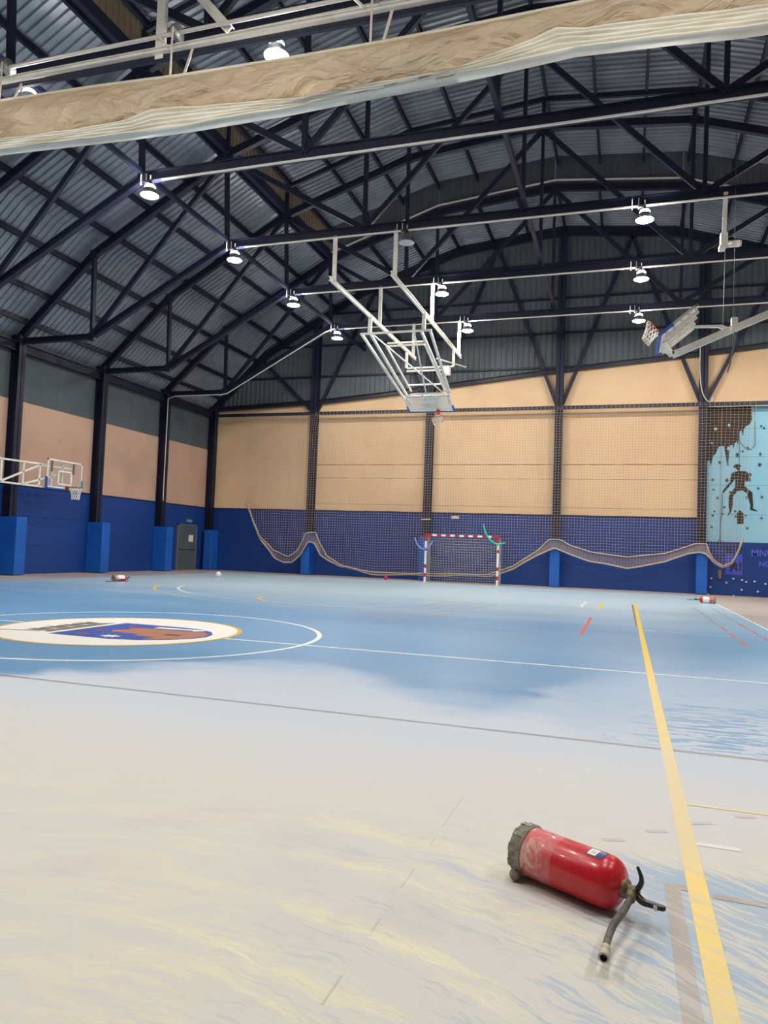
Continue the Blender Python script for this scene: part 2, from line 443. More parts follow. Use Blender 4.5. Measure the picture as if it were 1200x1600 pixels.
arc(m, (CX, 21.6), 6.1, 196, 345, .07, .0018, 96)
arc(m, (-8.46, 29.17), 6.0, 180, 270, .08, .0015, 40); arc(m, (-5.46, 29.17), 6.0, 270, 360, .08, .0015, 40)
seg(m, (-8.46, 23.17), (-5.46, 23.17), .08, .0015)
seg(m, (.56, 14.57), (2.7, 14.5), .05, .0015)
m.build('worn_white_arcs', M['l_whitef'], FLOOR)
m = MB()
seg(m, (.31, -6), (.29, 22.9), .078, .0020); seg(m, (.34, 4.42), (1.6, 4.42), .035, .0017)
seg(m, (-.62, 19.7), (-.62, 22.7), .08, .0018); arc(m, (CX, 21.6), 6.1, 192, 198, .07, .0019, 8)
arc(m, (CX, 21.6), 6.75, 197, 226, .075, .0019, 30); arc(m, (CX, 17.37), 1.85, 190, 235, .07, .0019, 20)
m.build('yellow_court_lines', M['l_yellow'], FLOOR)
m = MB()
arc(m, (CX, 21.6), 6.75, 195, 340, .07, .0017, 96); arc(m, (CX, 17.37), 1.85, 180, 360, .07, .0017, 40)
seg(m, (-4.77, 17.3), (-4.77, 23.2), .07, .0017); seg(m, (-9.15, 17.3), (-9.15, 23.2), .07, .0017)
m.build('worn_yellow_lines', M['l_yellowf'], FLOOR)
m = MB(); seg(m, (-16, 5.606), (2.7, 5.606), .045, .0013); m.build('brown_court_line', M['l_brown'], FLOOR)
m = MB(); seg(m, (-16, 12.85), (2.7, 12.85), .05, .0013); m.build('worn_brown_line', M['l_brownf'], FLOOR)
m = MB()
seg(m, (-.69, 13.0), (-.69, 16.9), .06, .0016)
for a in (13.0, 14.3, 15.6): seg(m, (1.87, a), (1.87, a+.9), .05, .0016); seg(m, (2.36, a+1), (2.36, a+1.9), .05, .0016)
m.build('red_court_lines', M['l_red'], FLOOR)
m = MB()
for x0 in (-4.95, -4.52, -4.15, -3.76): seg(m, (x0, 12.9), (x0+.3, 15.9), .05, .0016); seg(m, (x0+.3, 16.3), (x0+.6, 19.5), .05, .0016)
seg(m, (1.87, 13), (1.86, 23), .035, .0012); seg(m, (2.36, 14.3), (2.36, 23), .035, .0012)
for x0, y0 in ((-.03, 3.72), (.17, 3.92), (.39, 4.13), (.62, 4.33)): seg(m, (x0-.05, y0-.02), (x0+.05, y0+.02), .035, .0011)
m.build('faded_red_marks', M['l_redf'], FLOOR)
m = MB()
seg(m, (.205, 3.31), (.215, 1.9), .06, .0012); seg(m, (.18, 3.30), (.27, 3.30), .05, .0014); seg(m, (.355, 3.27), (1.5, 3.24), .045, .0012)
seg(m, (.235, 15.4), (.22, 22.5), .05, .0014)
m.build('grey_tape_lines', M['l_grey'], FLOOR)
m = MB()
for a, b in ((4.0, 3.55), (3.4, 3.3), (3.05, 2.85), (2.60, 2.50), (2.22, 2.06)): seg(m, (-.81, a), (-.81, b), .007, .0011)
m.build('floor_joint', M['l_grey'], FLOOR)
# emblem in the centre circle, its top towards the left wall
def disc(mb, c, r, z, n=72): flat(mb, [(c[0]+r*math.cos(2*PI*i/n), c[1]+r*math.sin(2*PI*i/n)) for i in range(n)], z)
EC = (-7.02, 9.2)
m = MB(); disc(m, EC, 1.76, .0022); m.build('emblem_gold_ring', M['e_gold'], FLOOR)
m = MB(); disc(m, EC, 1.69, .0028); m.build('emblem_white_field', M['e_white'], FLOOR)
m = MB()
sh = [(-7.5, 8.28), (-6.5, 8.26), (-6.1, 8.36), (-5.8, 8.58), (-5.6, 8.88), (-5.54, 9.12), (-5.6, 9.4), (-5.8, 9.7), (-6.1, 9.9), (-6.5, 9.97), (-7.5, 9.97)]
flat(m, sh, .0034); m.build('emblem_shield', M['e_blue'], FLOOR)
m = MB()
flat(m, [(-6.95, 8.92), (-6.5, 8.92), (-6.45, 8.75), (-6.1, 8.72), (-6.1, 8.42), (-5.85, 8.62), (-5.66, 8.9), (-5.6, 9.12), (-5.66, 9.38), (-5.85, 9.6), (-6.05, 9.56), (-6.3, 9.52), (-6.85, 9.55), (-7.05, 9.42), (-6.9, 9.3), (-7.1, 9.12)], .0040)
m.build('emblem_castle', M['e_brown'], FLOOR)
m = MB()
flat(m, [(-6.16, 8.98), (-5.93, 9.02), (-5.93, 9.16), (-6.16, 9.12)], .0046); m.build('emblem_castle_door', M['e_dark'], FLOOR)
m = MB()
flat(m, [(-6.75, 9.62), (-6.1, 9.68), (-6.05, 9.60), (-5.95, 9.72), (-5.98, 9.84), (-6.08, 9.80), (-6.75, 9.78)], .0046)
star = []
for i in range(16):
    r = .17 if i % 2 == 0 else .09; star.append((-6.66+r*math.cos(i*PI/8), 8.52+r*.8*math.sin(i*PI/8)))
flat(m, star, .0046); m.build('emblem_white_charges', M['e_white'], FLOOR)
m = MB()
for c in ((-7.15, 8.55), (-7.22, 9.0), (-7.1, 9.6), (-6.8, 9.86)):
    flat(m, [(c[0]-.12, c[1]), (c[0], c[1]-.07), (c[0]+.13, c[1]), (c[0], c[1]+.07)], .0042)
m.build('emblem_red_charges', M['e_red'], FLOOR)
m = MB()
flat(m, [(-7.62, 8.42), (-7.62, 9.88), (-7.78, 9.72), (-7.78, 8.5)], .0040)
for y0 in (8.5, 8.83, 9.15, 9.47): flat(m, [(-7.80, y0), (-7.80, y0+.26), (-8.08, y0+.30), (-8.02, y0+.17), (-8.18, y0+.13), (-8.02, y0+.09), (-8.08, y0-.03)], .0040)
flat(m, [(-7.80, 8.42), (-7.78, 8.5), (-8.36, 8.30), (-8.4, 8.22)], .0041)
m.build('emblem_crown', M['e_grey'], FLOOR)

# ------------------------------------------------------------------ walls
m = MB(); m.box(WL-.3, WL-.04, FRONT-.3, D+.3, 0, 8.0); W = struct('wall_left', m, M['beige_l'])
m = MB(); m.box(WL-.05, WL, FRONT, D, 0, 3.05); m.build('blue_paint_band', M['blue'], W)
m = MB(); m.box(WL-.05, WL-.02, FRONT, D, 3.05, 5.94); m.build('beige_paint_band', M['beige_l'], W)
m = MB(); m.box(WL-.05, WL-.035, FRONT, D, 5.94, 8.0)
for i in range(16):
    y = YV(i)-BAY/2; m.box(WL-.05, WL-.028, y-.012, y+.012, 5.94, 7.6)
m.build('grey_upper_sheet', M['greyband'], W)
m = MB(); m.k = 0
for z in (1.0, 2.0): m.box(WL-.01, WL+.001, FRONT, D, z-.006, z+.006)
m.build('panel_joint', M['bluejoint'], W)
m = MB(); m.box(WL-.02, WL+.03, FRONT, D, 3.03, 3.07); m.build('divider_trim', M['steel'], W)

m = MB(); m.box(WL-.3, WR+.3, D+.05, D+.3, 0, 7.6)
poly = [(WL-.3, 7.6)]+[(x, min(inc(x), roofz(x)-.1)) for x in (-19.9, -14.1, -10.8, -2.9, 2.9, 5.2, 10.9)]+[(12.5, roofz(12.5)-.1), (WR+.1, 8.0), (WR+.3, 7.6)]
m.prism(poly, 'y', D+.05, D+.3)
W = struct('wall_back', m, M['beige'])
m = MB(); m.box(WL, WR, D, D+.05, 0, 3.05); m.build('blue_paint_band', M['blue'], W)
m = MB()
for a, b in zip(COLX, COLX[1:]): m.box(a+.06, b-.06, D+.0, D+.05, 3.05, 7.56)
m.build('beige_panel', M['beige'], W)
m = MB()
for a, b in list(zip(COLX, COLX[1:]))[1:4]:
    for z, w in ((5.23, .014), (4.6, .007), (3.38, .006)): m.box(a+.06, b-.06, D-.004, D+.01, z-w, z+w)
m.build('panel_joint', M['joint'], W)
m = MB()
for z in (1.0, 2.0): m.box(WL, 2.8, D-.003, D+.01, z-.006, z+.006)
m.build('blue_joint', M['bluejoint'], W)
m = MB(); m.box(WL, WR, D-.04, D, 3.03, 3.07); m.build('divider_trim', M['steel'], W)
# metal cladding of the gable above the sloping beam
m = MB()
xs = []; x = WL
while x < 11.0:
    for dx, dy in ((0, 0), (.17, 0), (.19, -.05), (.225, -.05)): xs.append((x+dx, dy))
    x += .245
top_ = lambda x: roofz(x)+.05
vs = []; fs = []
for x, dy in xs:
    lo = min(inc(x), top_(x)-.01); vs += [(x, D+dy, lo), (x, D+dy, top_(x))]
for i in range(len(xs)-1): fs.append((2*i, 2*i+2, 2*i+3, 2*i+1))
m.add(vs, fs)
m.build('gable_cladding', M['gablesheet'], W)

m = MB(); m.box(WR, WR+.3, FRONT-.3, D+.3, 0, 8.0); W = struct('wall_right', m, M['beige'])
m = MB(); m.box(WR-.03, WR, FRONT, D, 0, 3.05); m.build('blue_paint_band', M['blue'], W)
m = MB(); m.box(WL-.3, WR+.3, FRONT-.3, FRONT, 0, 8.0)
m.prism([(WL-.3, 8.0)]+[(x, roofz(x)+.1) for x, _ in TOP]+[(WR+.3, 8.0)], 'y', FRONT-.3, FRONT)
W = struct('wall_front', m, M['beige'])
m = MB(); m.box(WL, WR, FRONT, FRONT+.03, 0, 3.05); m.build('blue_paint_band', M['blue'], W)

# ------------------------------------------------------------------ roof
def corr(mb, poly, y0, y1, per=.235, flat_=.165, hgt=.06):
    ys = []; y = y0
    while y < y1-.001:
        for dy, dz in ((0, 0), (flat_, 0), (flat_+.018, hgt), (per-.018, hgt)):
            if y+dy <= y1: ys.append((y+dy, dz))
        y += per
    n = len(poly); vs = []; fs = []
    for y, dz in ys:
        for (x, z) in poly: vs.append((x, y, z-dz))
    for i in range(len(ys)-1):
        for j in range(n-1): fs.append((i*n+j, (i+1)*n+j, (i+1)*n+j+1, i*n+j+1))
    mb.add(vs, fs)
UP = .36
LAN = [(-12.0, 14.78), (-7.4, 16.2), (-2.82, 16.62), (1.76, 16.2), (6.36, 14.78)]
m = MB(); lw = [(x, z+UP) for x, z in TOP]
lw[0] = (-20.1, 7.85); lw[-1] = (14.5, 7.85)
corr(m, lw[:3], FRONT, D+.3); corr(m, lw[6:], FRONT, D+.3); corr(m, lw[2:7], YV(1)+.1, D+.3)
CEIL = struct('ceiling', m, M['sheet'])
m = MB(); corr(m, LAN, FRONT, YV(1)+.1); m.build('lantern_roof', M['sheet'], CEIL)
m = MB()
def ribband(mb, a, b, z0a, z1a, z0b, z1b, fixed, axis, per=.23, dep=.035):
    t = a; pts = []
    while t < b:
        for dt, dd in ((0, 0), (.15, 0), (.165, dep), (.215, dep)):
            if t+dt <= b: pts.append((t+dt, dd))
        t += per
    vs = []; fs = []
    for t, dd in pts:
        k = (t-a)/(b-a); z0 = z0a+(z0b-z0a)*k; z1 = z1a+(z1b-z1a)*k
        if axis == 'y': vs += [(fixed+dd, t, z0), (fixed+dd, t, z1)]
        else: vs += [(t, fixed-dd, z0), (t, fixed-dd, z1)]
    for i in range(len(pts)-1): fs.append((2*i, 2*i+2, 2*i+3, 2*i+1))
    mb.add(vs, fs)
ribband(m, FRONT, YV(1)+.1, 13.55, 14.82, 13.55, 14.82, -12.05, 'y'); ribband(m, FRONT, YV(1)+.1, 13.55, 14.82, 13.55, 14.82, 6.36, 'y')
m.build('lantern_side', M['lantern'], CEIL)
m = MB()
for (a, za), (b, zb) in zip(LAN, LAN[1:]):
    ribband(m, a, b, interp(TOP, a)+.1, za+.03, interp(TOP, b)+.1, zb+.03, YV(1)+.12, 'x')
m.build('lantern_end', M['lanternend'], CEIL)
m = MB()
for (a, za), (b, zb) in zip(TOP[2:6], TOP[3:7]): m.bar((a, YV(1)+.0, za+.30), (b, YV(1)+.0, zb+.30), .05, .06)
m.build('lantern_pipe', M['conduit'], CEIL)

m = MB(); m.box(-12.12, -11.96, FRONT, YV(1)+.1, 13.42, 13.74); m.box(6.30, 6.46, FRONT, YV(1)+.1, 13.42, 13.74); m.build('lantern_flashing', M['steel'], CEIL)

# purlins
def slope_pts(pl, step):
    out = []; carry = 0.0
    for (a, b), (c, d) in zip(pl, pl[1:]):
        L = math.hypot(c-a, d-b); t = carry
        while t < L-1e-6: out.append((a+(c-a)*t/L, b+(d-b)*t/L)); t += step
        carry = t-L
    out.append(pl[-1]); return out
ORD = ['first', 'second', 'third', 'fourth', 'fifth', 'sixth', 'seventh', 'eighth', 'ninth', 'tenth', 'eleventh', 'twelfth']
def purlin(x, z, y0, y1, label, grp):
    m = MB(); m.ibeam((x, y0, z), (x, y1, z), .09, .17, .02)
    tag(m.build('roof_purlin', M['steel'], off=(x, (y0+y1)/2, z)), label, 'roof beam', grp)
lowp = [(-19.3, 8.36), (-18.45, 9.14), (-17.35, 10.14), (-16.1, 11.05), (-14.75, 11.8), (-13.4, 12.56), (-12.2, 13.24)]
for i, (x, z) in enumerate(lowp):
    purlin(x, z+.16, FRONT, D, 'dark blue roof purlin on the left roof slope, %s up from the eaves' % ORD[i], 'left slope purlins')
for i, (x, z) in enumerate(lowp[::-1]):
    purlin(2*XC-x, z+.16, FRONT, D, 'dark blue roof purlin on the right roof slope, beyond the right edge of the view', 'right slope purlins')
lp = [(-11.9, 14.70), (-10.4, 15.2), (-8.9, 15.66), (-7.4, 16.1), (-5.85, 16.26), (-4.3, 16.4), (-2.75, 16.52), (-1.2, 16.38), (.35, 16.24), (1.9, 16.06), (3.4, 15.6), (4.9, 15.14), (6.2, 14.72)]
for i, (x, z) in enumerate(lp):
    purlin(x, z-.17, FRONT, YV(1)+.1, 'dark blue purlin under the raised central roof, %s from its left side' % (ORD+['thirteenth'])[i], 'raised roof purlins')
for i, (x, z) in enumerate(lp[1:-1]):
    purlin(x, interp(TOP, x)+.13, YV(1)+.15, D, 'short dark blue purlin over the end bay at the gable, %s from the left' % ORD[i], 'end bay purlins')

# trusses
BOT = [(-19.6, 7.9), (-16.7, 7.9), (-11.8, 10.5), (6.16, 10.5), (11.06, 7.9), (14.0, 7.9)]
def mir(p): return (2*XC-p[0], p[1])
WEB = []
L_ = (-16.7, 7.95); U_ = (-11.85, 10.5)
for a, b in ((L_, (-16.78, 10.6)), (L_, (-12.0, 13.3)), (U_, (-12.0, 13.3)), ((-12.0, 13.3), (-7.35, 10.55)), ((-7.35, 10.55), (-7.4, 14.8)), ((-7.35, 10.55), (-2.82, 15.25))):
    WEB += [(a, b), (mir(a), mir(b))]
WEB.append(((-2.82, 10.55), (-2.82, 15.25)))
TL = ['at the gable end, nearest the back wall', 'second from the back wall', 'third from the back wall, holding the hoop frame', 'fourth from the back wall', 'fifth from the back wall, beside the rolled curtain']
TL = ['first out from the back gable wall', 'second out from the back gable wall', 'third out from the back gable wall', 'fourth out from the back gable wall', 'fifth out, just behind the rolled curtain', 'sixth out, nearer than the rolled curtain']
def make_truss():
    o = (XC, 0, 7.9)
    root = thing('roof_truss', 'x', 'roof truss', (XC, 0, 7.9), 'arched steel roof trusses')
    m = MB()
    for (a, za), (b, zb) in zip(TOP, TOP[1:]): m.ibeam((a, 0, za), (b, 0, zb), .16, .24, .03)
    for (x, z) in TOP[1:-1]: m.box(x-.14, x+.14, -.07, .07, z-.14, z+.13)
    m.build('top_chord', M['steel'], root, off=o)
    m = MB()
    for (a, za), (b, zb) in zip(BOT, BOT[1:]):
        big = abs(zb-za) < .01 and za > 9
        m.ibeam((a, 0, za), (b, 0, zb), .16, .26 if big else .19, .03)
    for (x, z) in BOT[1:-1]: m.box(x-.12, x+.12, -.07, .07, z-.13, z+.13)
    m.build('bottom_chord', M['steel'], root, off=o)
    m = MB()
    for (a, za), (b, zb) in zip(LAN, LAN[1:]): m.bar((a, 0, za-.36), (b, 0, zb-.36), .10, .16)
    for x in (-12.0, -7.4, -2.82, 1.76, 6.36): m.bar((x, 0, interp(TOP, x)), (x, 0, interp(LAN, x)-.36), .12)
    m.build('lantern_frame', M['steel'], root, off=o)
    for a, b in WEB:
        m = MB(); m.bar((a[0], 0, a[1]), (b[0], 0, b[1]), .10, .15, (0, 1, 0) if abs(a[0]-b[0]) < .3 else (0, 0, 1)); m.build('web_strut', M['steel'], root, off=o)
    m = MB(); m.box(-11.2, 5.9, -.10, -.04, 10.335, 10.365); m.build('cable_tray', M['conduit'], root, off=o)
    return root
tr0 = make_truss()
TR = []
for v in range(1, 7):
    t = tr0 if v == 1 else copy_tree(tr0)
    t.location.y = YV(v); t['label'] = 'dark blue arched steel roof truss, '+TL[v-1]
    TR.append(t)
# the truss nearest the gable has no lantern frame above it
for ch in list(TR[0].children):
    if ch.name.startswith('lantern_frame'): bpy.data.objects.remove(ch)
# gable rafter
g = thing('gable_rafter', 'dark blue arched rafter fixed against the back gable wall', 'roof beam', (XC, D-.2, 7.9))
m = MB()
for (a, za), (b, zb) in zip(TOP, TOP[1:]): m.ibeam((a, 0, za+.02), (b, 0, zb+.02), .2, .3, .03)
m.build('rafter_beam', M['steel'], g, off=(XC, 0, 7.9))
for k, cx in enumerate(COLX[1:6]):
    for s in (-1, 1):
        xt = cx+s*2.85; m = MB(); m.bar((cx+s*.1, .05, 7.75), (xt, .05, interp(TOP, xt)-.1), .1, .15); m.build('gable_brace', M['steel'], g, off=(XC, 0, 7.9))
# sloping beam and rails on the gable
m = MB()
pts = [(-19.7, inc(-19.7)), (-14.1, inc(-14.1)), (-10.8, inc(-10.8)), (-2.9, inc(-2.9)), (2.9, inc(2.9)), (10.7, inc(10.7))]
for (a, za), (b, zb) in zip(pts, pts[1:]): m.ibeam((a, D-.1, za), (b, D-.1, zb), .2, .2, .03)
tag(m.build('gable_beam', M['steel'], off=(XC, D-.1, 8)), 'sloping dark blue beam between the beige wall and the grey gable sheets', 'beam')
for i, z in enumerate((9.45, 10.95, 12.47, 14.0)):
    xl = [x*.05 for x in range(-400, 300)]
    ins = [x for x in xl if inc(x) < z < roofz(x)-.1]
    m = MB(); m.box(ins[0], ins[-1], D-.12, D-.05, z-.045, z+.045)
    tag(m.build('gable_rail', M['steel'], off=((ins[0]+ins[-1])/2, D-.1, z)), 'thin dark horizontal rail on the grey gable cladding, %s up' % ORD[i], 'rail', 'gable cladding rails')
# longitudinal ties
for x, z, lab in ((-11.8, 10.62, 'long dark tie beam linking the trusses above the left row of lamps'), (-2.75, 10.75, 'long dark tie beam linking the trusses along the middle of the hall'), (6.2, 10.62, 'long dark tie beam linking the trusses at the far right')):
    m = MB(); m.bar((x, FRONT, z), (x, D-.2, z), .10, .12); tag(m.build('tie_beam', M['steel'], off=(x, 9, z)), lab, 'tie beam')
# eaves beams
m = MB(); m.ibeam((WL+.14, FRONT, 7.72), (WL+.14, D, 7.72), .18, .32, .03); tag(m.build('eaves_beam', M['steel'], off=(WL+.14, 9, 7.7)), 'dark blue eaves beam running along the top of the left wall', 'beam')
m = MB(); m.ibeam((WR-.14, FRONT, 7.72), (WR-.14, D, 7.72), .18, .32, .03); tag(m.build('eaves_beam', M['steel'], off=(WR-.14, 9, 7.7)), 'dark blue eaves beam along the right wall beyond the view', 'beam')

# columns and pads
def pad(x, y, lab, grp, w, d):
    """w across x, d across y"""
    m = MB(); m.smooth = False
    nx = 3; nz = 10
    m.box(x-w/2, x+w/2, y-d/2, y+d/2, .02, 1.95)
    o = m.build('column_pad', M['pad'], off=(x, y, 0), bevel=.03)
    tag(o, lab, 'wall padding', grp)
    return o
for v in range(0, 11):
    y = YV(v) if v else D-.2
    m = MB(); xx = WL+.17
    m.box(WL, WL+.02, y-.15, y+.15, 0, 7.9); m.box(WL+.32, WL+.34, y-.15, y+.15, 0, 7.9); m.box(WL, WL+.34, y-.012, y+.012, 0, 7.9); m.box(WL, WL+.36, y-.16, y+.16, 7.84, 8.1)
    names = ['in the far left corner where the walls meet', 'on the left wall, second from the corner, beside the grey door', 'on the left wall, third from the corner', 'on the left wall, fourth from the corner, behind the hoop bracket']
    lab = 'dark blue steel column '+(names[v] if v < 4 else 'on the left wall, out of view to the left')
    tag(m.build('steel_column', M['steel'], off=(xx, y, 0)), lab, 'column', 'left wall columns')
    lab = 'tall blue pad round the column '+(['in the far left corner', 'just left of the grey door', 'on the left wall behind the fallen red extinguisher', 'nearest on the left wall, cut by the left edge'][v] if v < 4 else 'on the left wall, out of view')
    if v: pad(WL+.37, y+.02, lab, 'blue column pads', .74, .46)
    else: pad(WL+.42, D-.33, lab, 'blue column pads', .46, .60)
for k, x in enumerate(COLX[1:6]):
    m = MB(); y0 = D-.34; zt = interp(TOP, x)-.1
    m.box(x-.16, x+.16, y0, y0+.02, 0, zt); m.box(x-.16, x+.16, D-.02, D, 0, zt); m.box(x-.012, x+.012, y0, D, 0, zt)
    nm = ['second from the left corner', 'behind the red and white goal', 'in the middle of the back wall, right of the goal', 'beside the climbing wall', 'beyond the right edge of the view'][k]
    tag(m.build('steel_column', M['steel'], off=(x, D-.17, 0)), 'tall dark blue column on the back wall, '+nm, 'column', 'back wall columns')
    nm = ['second from the left corner on the back wall', 'behind the left post of the goal', 'on the back wall right of the goal', 'at the left edge of the climbing wall', 'on the back wall beyond the view'][k]
    pad(x, D-.33, 'tall blue pad on the column '+nm, 'blue column pads', .42, .62)

# beam that carries the ball net
m = MB(); m.box(-19.4, 9.0, D-.50, D-.38, 7.54, 7.68)
NB = m.build('net_rail', M['steel'], off=(-5, D-.44, 7.6)); tag(NB, 'dark horizontal rail across the back wall that the ball net hangs from', 'rail')

# ------------------------------------------------------------------ safety net
def net_rope(x):
    return interp([(-17.4, 3.6), (-17.05, 2.85), (-16.59, 1.8), (-15.8, 1.08), (-15.0, .80), (-14.6, 1.05), (-14.3, 1.6), (-14.1, 1.96), (-13.66, 1.98), (-13.4, 1.4), (-13.05, .92), (-12.3, .50), (-10.9, .27), (-9.6, .27), (-8, .33), (-5.6, .38), (-4.52, .8), (-3.5, 1.5), (-3.05, 1.98), (-2.6, 1.99), (-2.2, 1.76), (-1.3, 1.50), (.07, 1.36), (1.5, 1.56), (2.3, 1.85), (2.62, 1.99), (3.03, 1.99), (3.14, 1.6), (3.3, 1.35), (3.62, 1.14), (3.95, 1.3), (4.16, 1.75), (4.3, 2.3)], x)
def net_belly(x):
    return interp([(-17.4, 3.5), (-17.05, 2.75), (-16.59, 1.7), (-15.7, .72), (-15.2, .52), (-14.8, .52), (-14.4, .9), (-14.0, 1.55), (-13.7, 1.5), (-13.4, .95), (-13.1, .80), (-12.4, .46), (-10.9, .20), (-9.6, .19), (-8, .27), (-5.6, .32), (-4.5, .7), (-3.5, 1.3), (-2.82, 1.65), (-2.4, 1.5), (-1.4, 1.12), (.07, .93), (1.5, 1.22), (2.4, 1.6), (2.82, 1.68), (3.05, 1.6), (3.2, 1.4), (3.35, 1.27), (3.62, 1.10), (3.95, 1.25), (4.16, 1.7), (4.3, 2.2)], x)
SP = .117; NR = 66; ZT = 7.6; NY = D-.74
X0, X1 = -17.3, 4.3; NXN = int((X1-X0)/SP)
def netp(i, k):
    x = X0+(X1-X0)*i/NXN; zr = net_rope(x); zb = net_belly(x)
    k0 = (ZT-zr)/SP; z = ZT-SP*k if k <= k0 else zr-(zr-zb)*(k-k0)/max(NR-k0, .001)
    h_ = max(0, min(1, (z-2)/5.6))
    xs_ = x
    if x > 2.6: xs_ = x+.45*h_*(x-2.6)/1.7
    if x < -15: xs_ = x+(-.35*h_+.0)*(-15-x)/2.3
    wob = .035*math.sin(x*5.1+z*.8)+.03*math.sin(x*11.3+1.3*math.sin(z))
    slack = .035*math.sin(x*2.3+.7)*math.sin((7.6-z)*.6)
    y = NY+wob*(1-h_*.6)
    z += slack
    if z < 3 : y -= .02
    if k == 0: y = D-.53; z = ZT
    elif z > 6.8: y = NY+(D-.53-NY)*((z-6.8)/.8)
    return (xs_, y, z)
m = MB()
m.smooth = False
R = .0056
for i in range(NXN+1): m.tube([netp(i, k) for k in range(NR+1)], R, 3, caps=False)
for k in range(1, NR+1): m.tube([netp(i, k) for i in range(NXN+1)], R, 3, caps=False)
root = thing('ball_stop_net', 'large pale ball stop net hanging before the back wall, hem looped over the blue pads', 'net', (-6.5, NY, .2))
m.build('netting', M['net'], root, off=(-6.5, NY, .2))
m = MB(); m.smooth = True
m.tube([netp(i, NR) for i in range(NXN+1)], .030, 6)
m.tube([(lambda q: (q[0], q[1]-.03, net_rope(X0+(X1-X0)*i/NXN)+.01))(netp(i, NR)) for i in range(NXN+1)], .026, 6)
m.tube([netp(NXN, k) for k in range(NR+1)], .010, 5); m.tube([netp(0, k) for k in range(42, NR+1)], .012, 5)
m.build('hem_rope', M['rope'], root, off=(-6.5, NY, .2))
m = MB()
x = -14.0
while x < 4.6:
    m.tube([(x, D-.44+.08*math.cos(a), 7.61+.095*math.sin(a)) for a in [2*PI*j/8 for j in range(8)]], .008, 4, close=True); x += .18
m.build('lashing_cord', M['net'], root, off=(-6.5, NY, .2))

# ------------------------------------------------------------------ goal
gx0, gx1, gy = -8.08, -5.0, 30.5
root = thing('handball_goal', 'red and white striped handball goal standing at the back wall', 'goal', (-6.54, gy, 0)); o = (-6.54, gy, 0)
bands = [(0, .22, 0), (.22, .38, 1), (.38, .60, 0), (.60, .75, 1), (.75, 1.33, 0), (1.33, 1.46, 1), (1.46, 1.74, 0), (1.74, 2.04, 1)]
for x in (gx0, gx1):
    m = MB()
    for a, b, k in bands: m.k = k; m.box(x-.04, x+.04, gy-.04, gy+.04, a, b)
    m.build('post', [M['gwhite'], M['red']], root, off=o)
m = MB(); n = 15; L = gx1-gx0-.08; xa = gx0+.04
e = [0, .24]; 
cur = .24; k = 0; seq = [(0, .24, 1)]
step = (L-.48)/13
for i in range(13): seq.append((.24+step*i, .24+step*(i+1), i % 2)); 
seq.append((L-.24, L, 1))
for a, b, kk in seq: m.k = kk; m.box(xa+a, xa+b, gy-.04, gy+.04, 1.96, 2.04)
m.build('crossbar', [M['gwhite'], M['red']], root, off=o)
m = MB(); m.smooth = True
GB = gy+.82
for x in (gx0, gx1):
    m.tube([(x, gy, 2.0), (x, GB, 1.95), (x, GB, .03), (x, gy, .03)], .018, 8)
m.tube([(gx0, GB, .03), (gx1, GB, .03)], .018, 8)
m.build('back_frame', M['grey'], root, off=o)
m = MB(); nx = 27; nz = 19
def gp(i, k):
    u = i/nx; w = k/nz; x = gx0+(gx1-gx0)*u; z = 1.98-1.95*w
    bul = math.sin(PI*u)
    return (x, gy+.06+.70*min(1, w*1.1+.1)*(1)-.10*bul*math.sin(PI*w), z-.10*bul*(1-w)*w*4*.5)
for i in range(nx+1): m.tube([gp(i, k) for k in range(nz+1)], .0065, 3, caps=False)
for k in range(nz+1): m.tube([gp(i, k) for i in range(nx+1)], .0065, 3, caps=False)
for x in (gx0, gx1):
    for j in range(1, 7): m.tube([(x, gy+.8*j/7, 1.97), (x, gy+.8*j/7, .03)], .006, 3, caps=False)
    for j in range(1, 18): m.tube([(x, gy+.03, 1.97-j*.11), (x, gy+.8, 1.97-j*.11)], .006, 3, caps=False)
m.build('goal_netting', M['goalnet'], root, off=o)
def bez(pts, n=10):
    out = []; P = [pts[0]]+list(pts)+[pts[-1]]
    for i in range(1, len(P)-2):
        p0, p1, p2, p3 = [Vector(q) for q in P[i-1:i+3]]
        for j in range(n):
            t = j/n; out.append(.5*((2*p1)+(-p0+p2)*t+(2*p0-5*p1+4*p2-p3)*t*t+(-p0+3*p1-3*p2+p3)*t**3))
    out.append(Vector(pts[-1])); return out
m = MB(); m.smooth = True
m.tube(bez([(-8.56, 30.42, 1.86), (-8.42, 30.40, 1.56), (-8.2, 30.40, 1.40), (-8.02, 30.42, 1.42), (-7.88, 30.5, 1.58), (-7.80, 30.6, 1.78)]), .033, 8)
tag(m.build('pool_noodle', M['noodleblue'], off=(-8.2, 30.4, 1.4)), 'pale blue foam pool noodle hooked round the left goal post', 'pool noodle', 'pool noodles on the goal')
m = MB(); m.smooth = True
m.tube(bez([(-5.62, 30.44, 2.50), (-5.54, 30.41, 2.20), (-5.38, 30.40, 1.94), (-5.16, 30.40, 1.75), (-4.95, 30.40, 1.70), (-4.70, 30.42, 1.77)]), .033, 8)
tag(m.build('pool_noodle', M['noodlegreen'], off=(-5.2, 30.4, 1.75)), 'green foam pool noodle hooked over the right top corner of the goal', 'pool noodle', 'pool noodles on the goal')

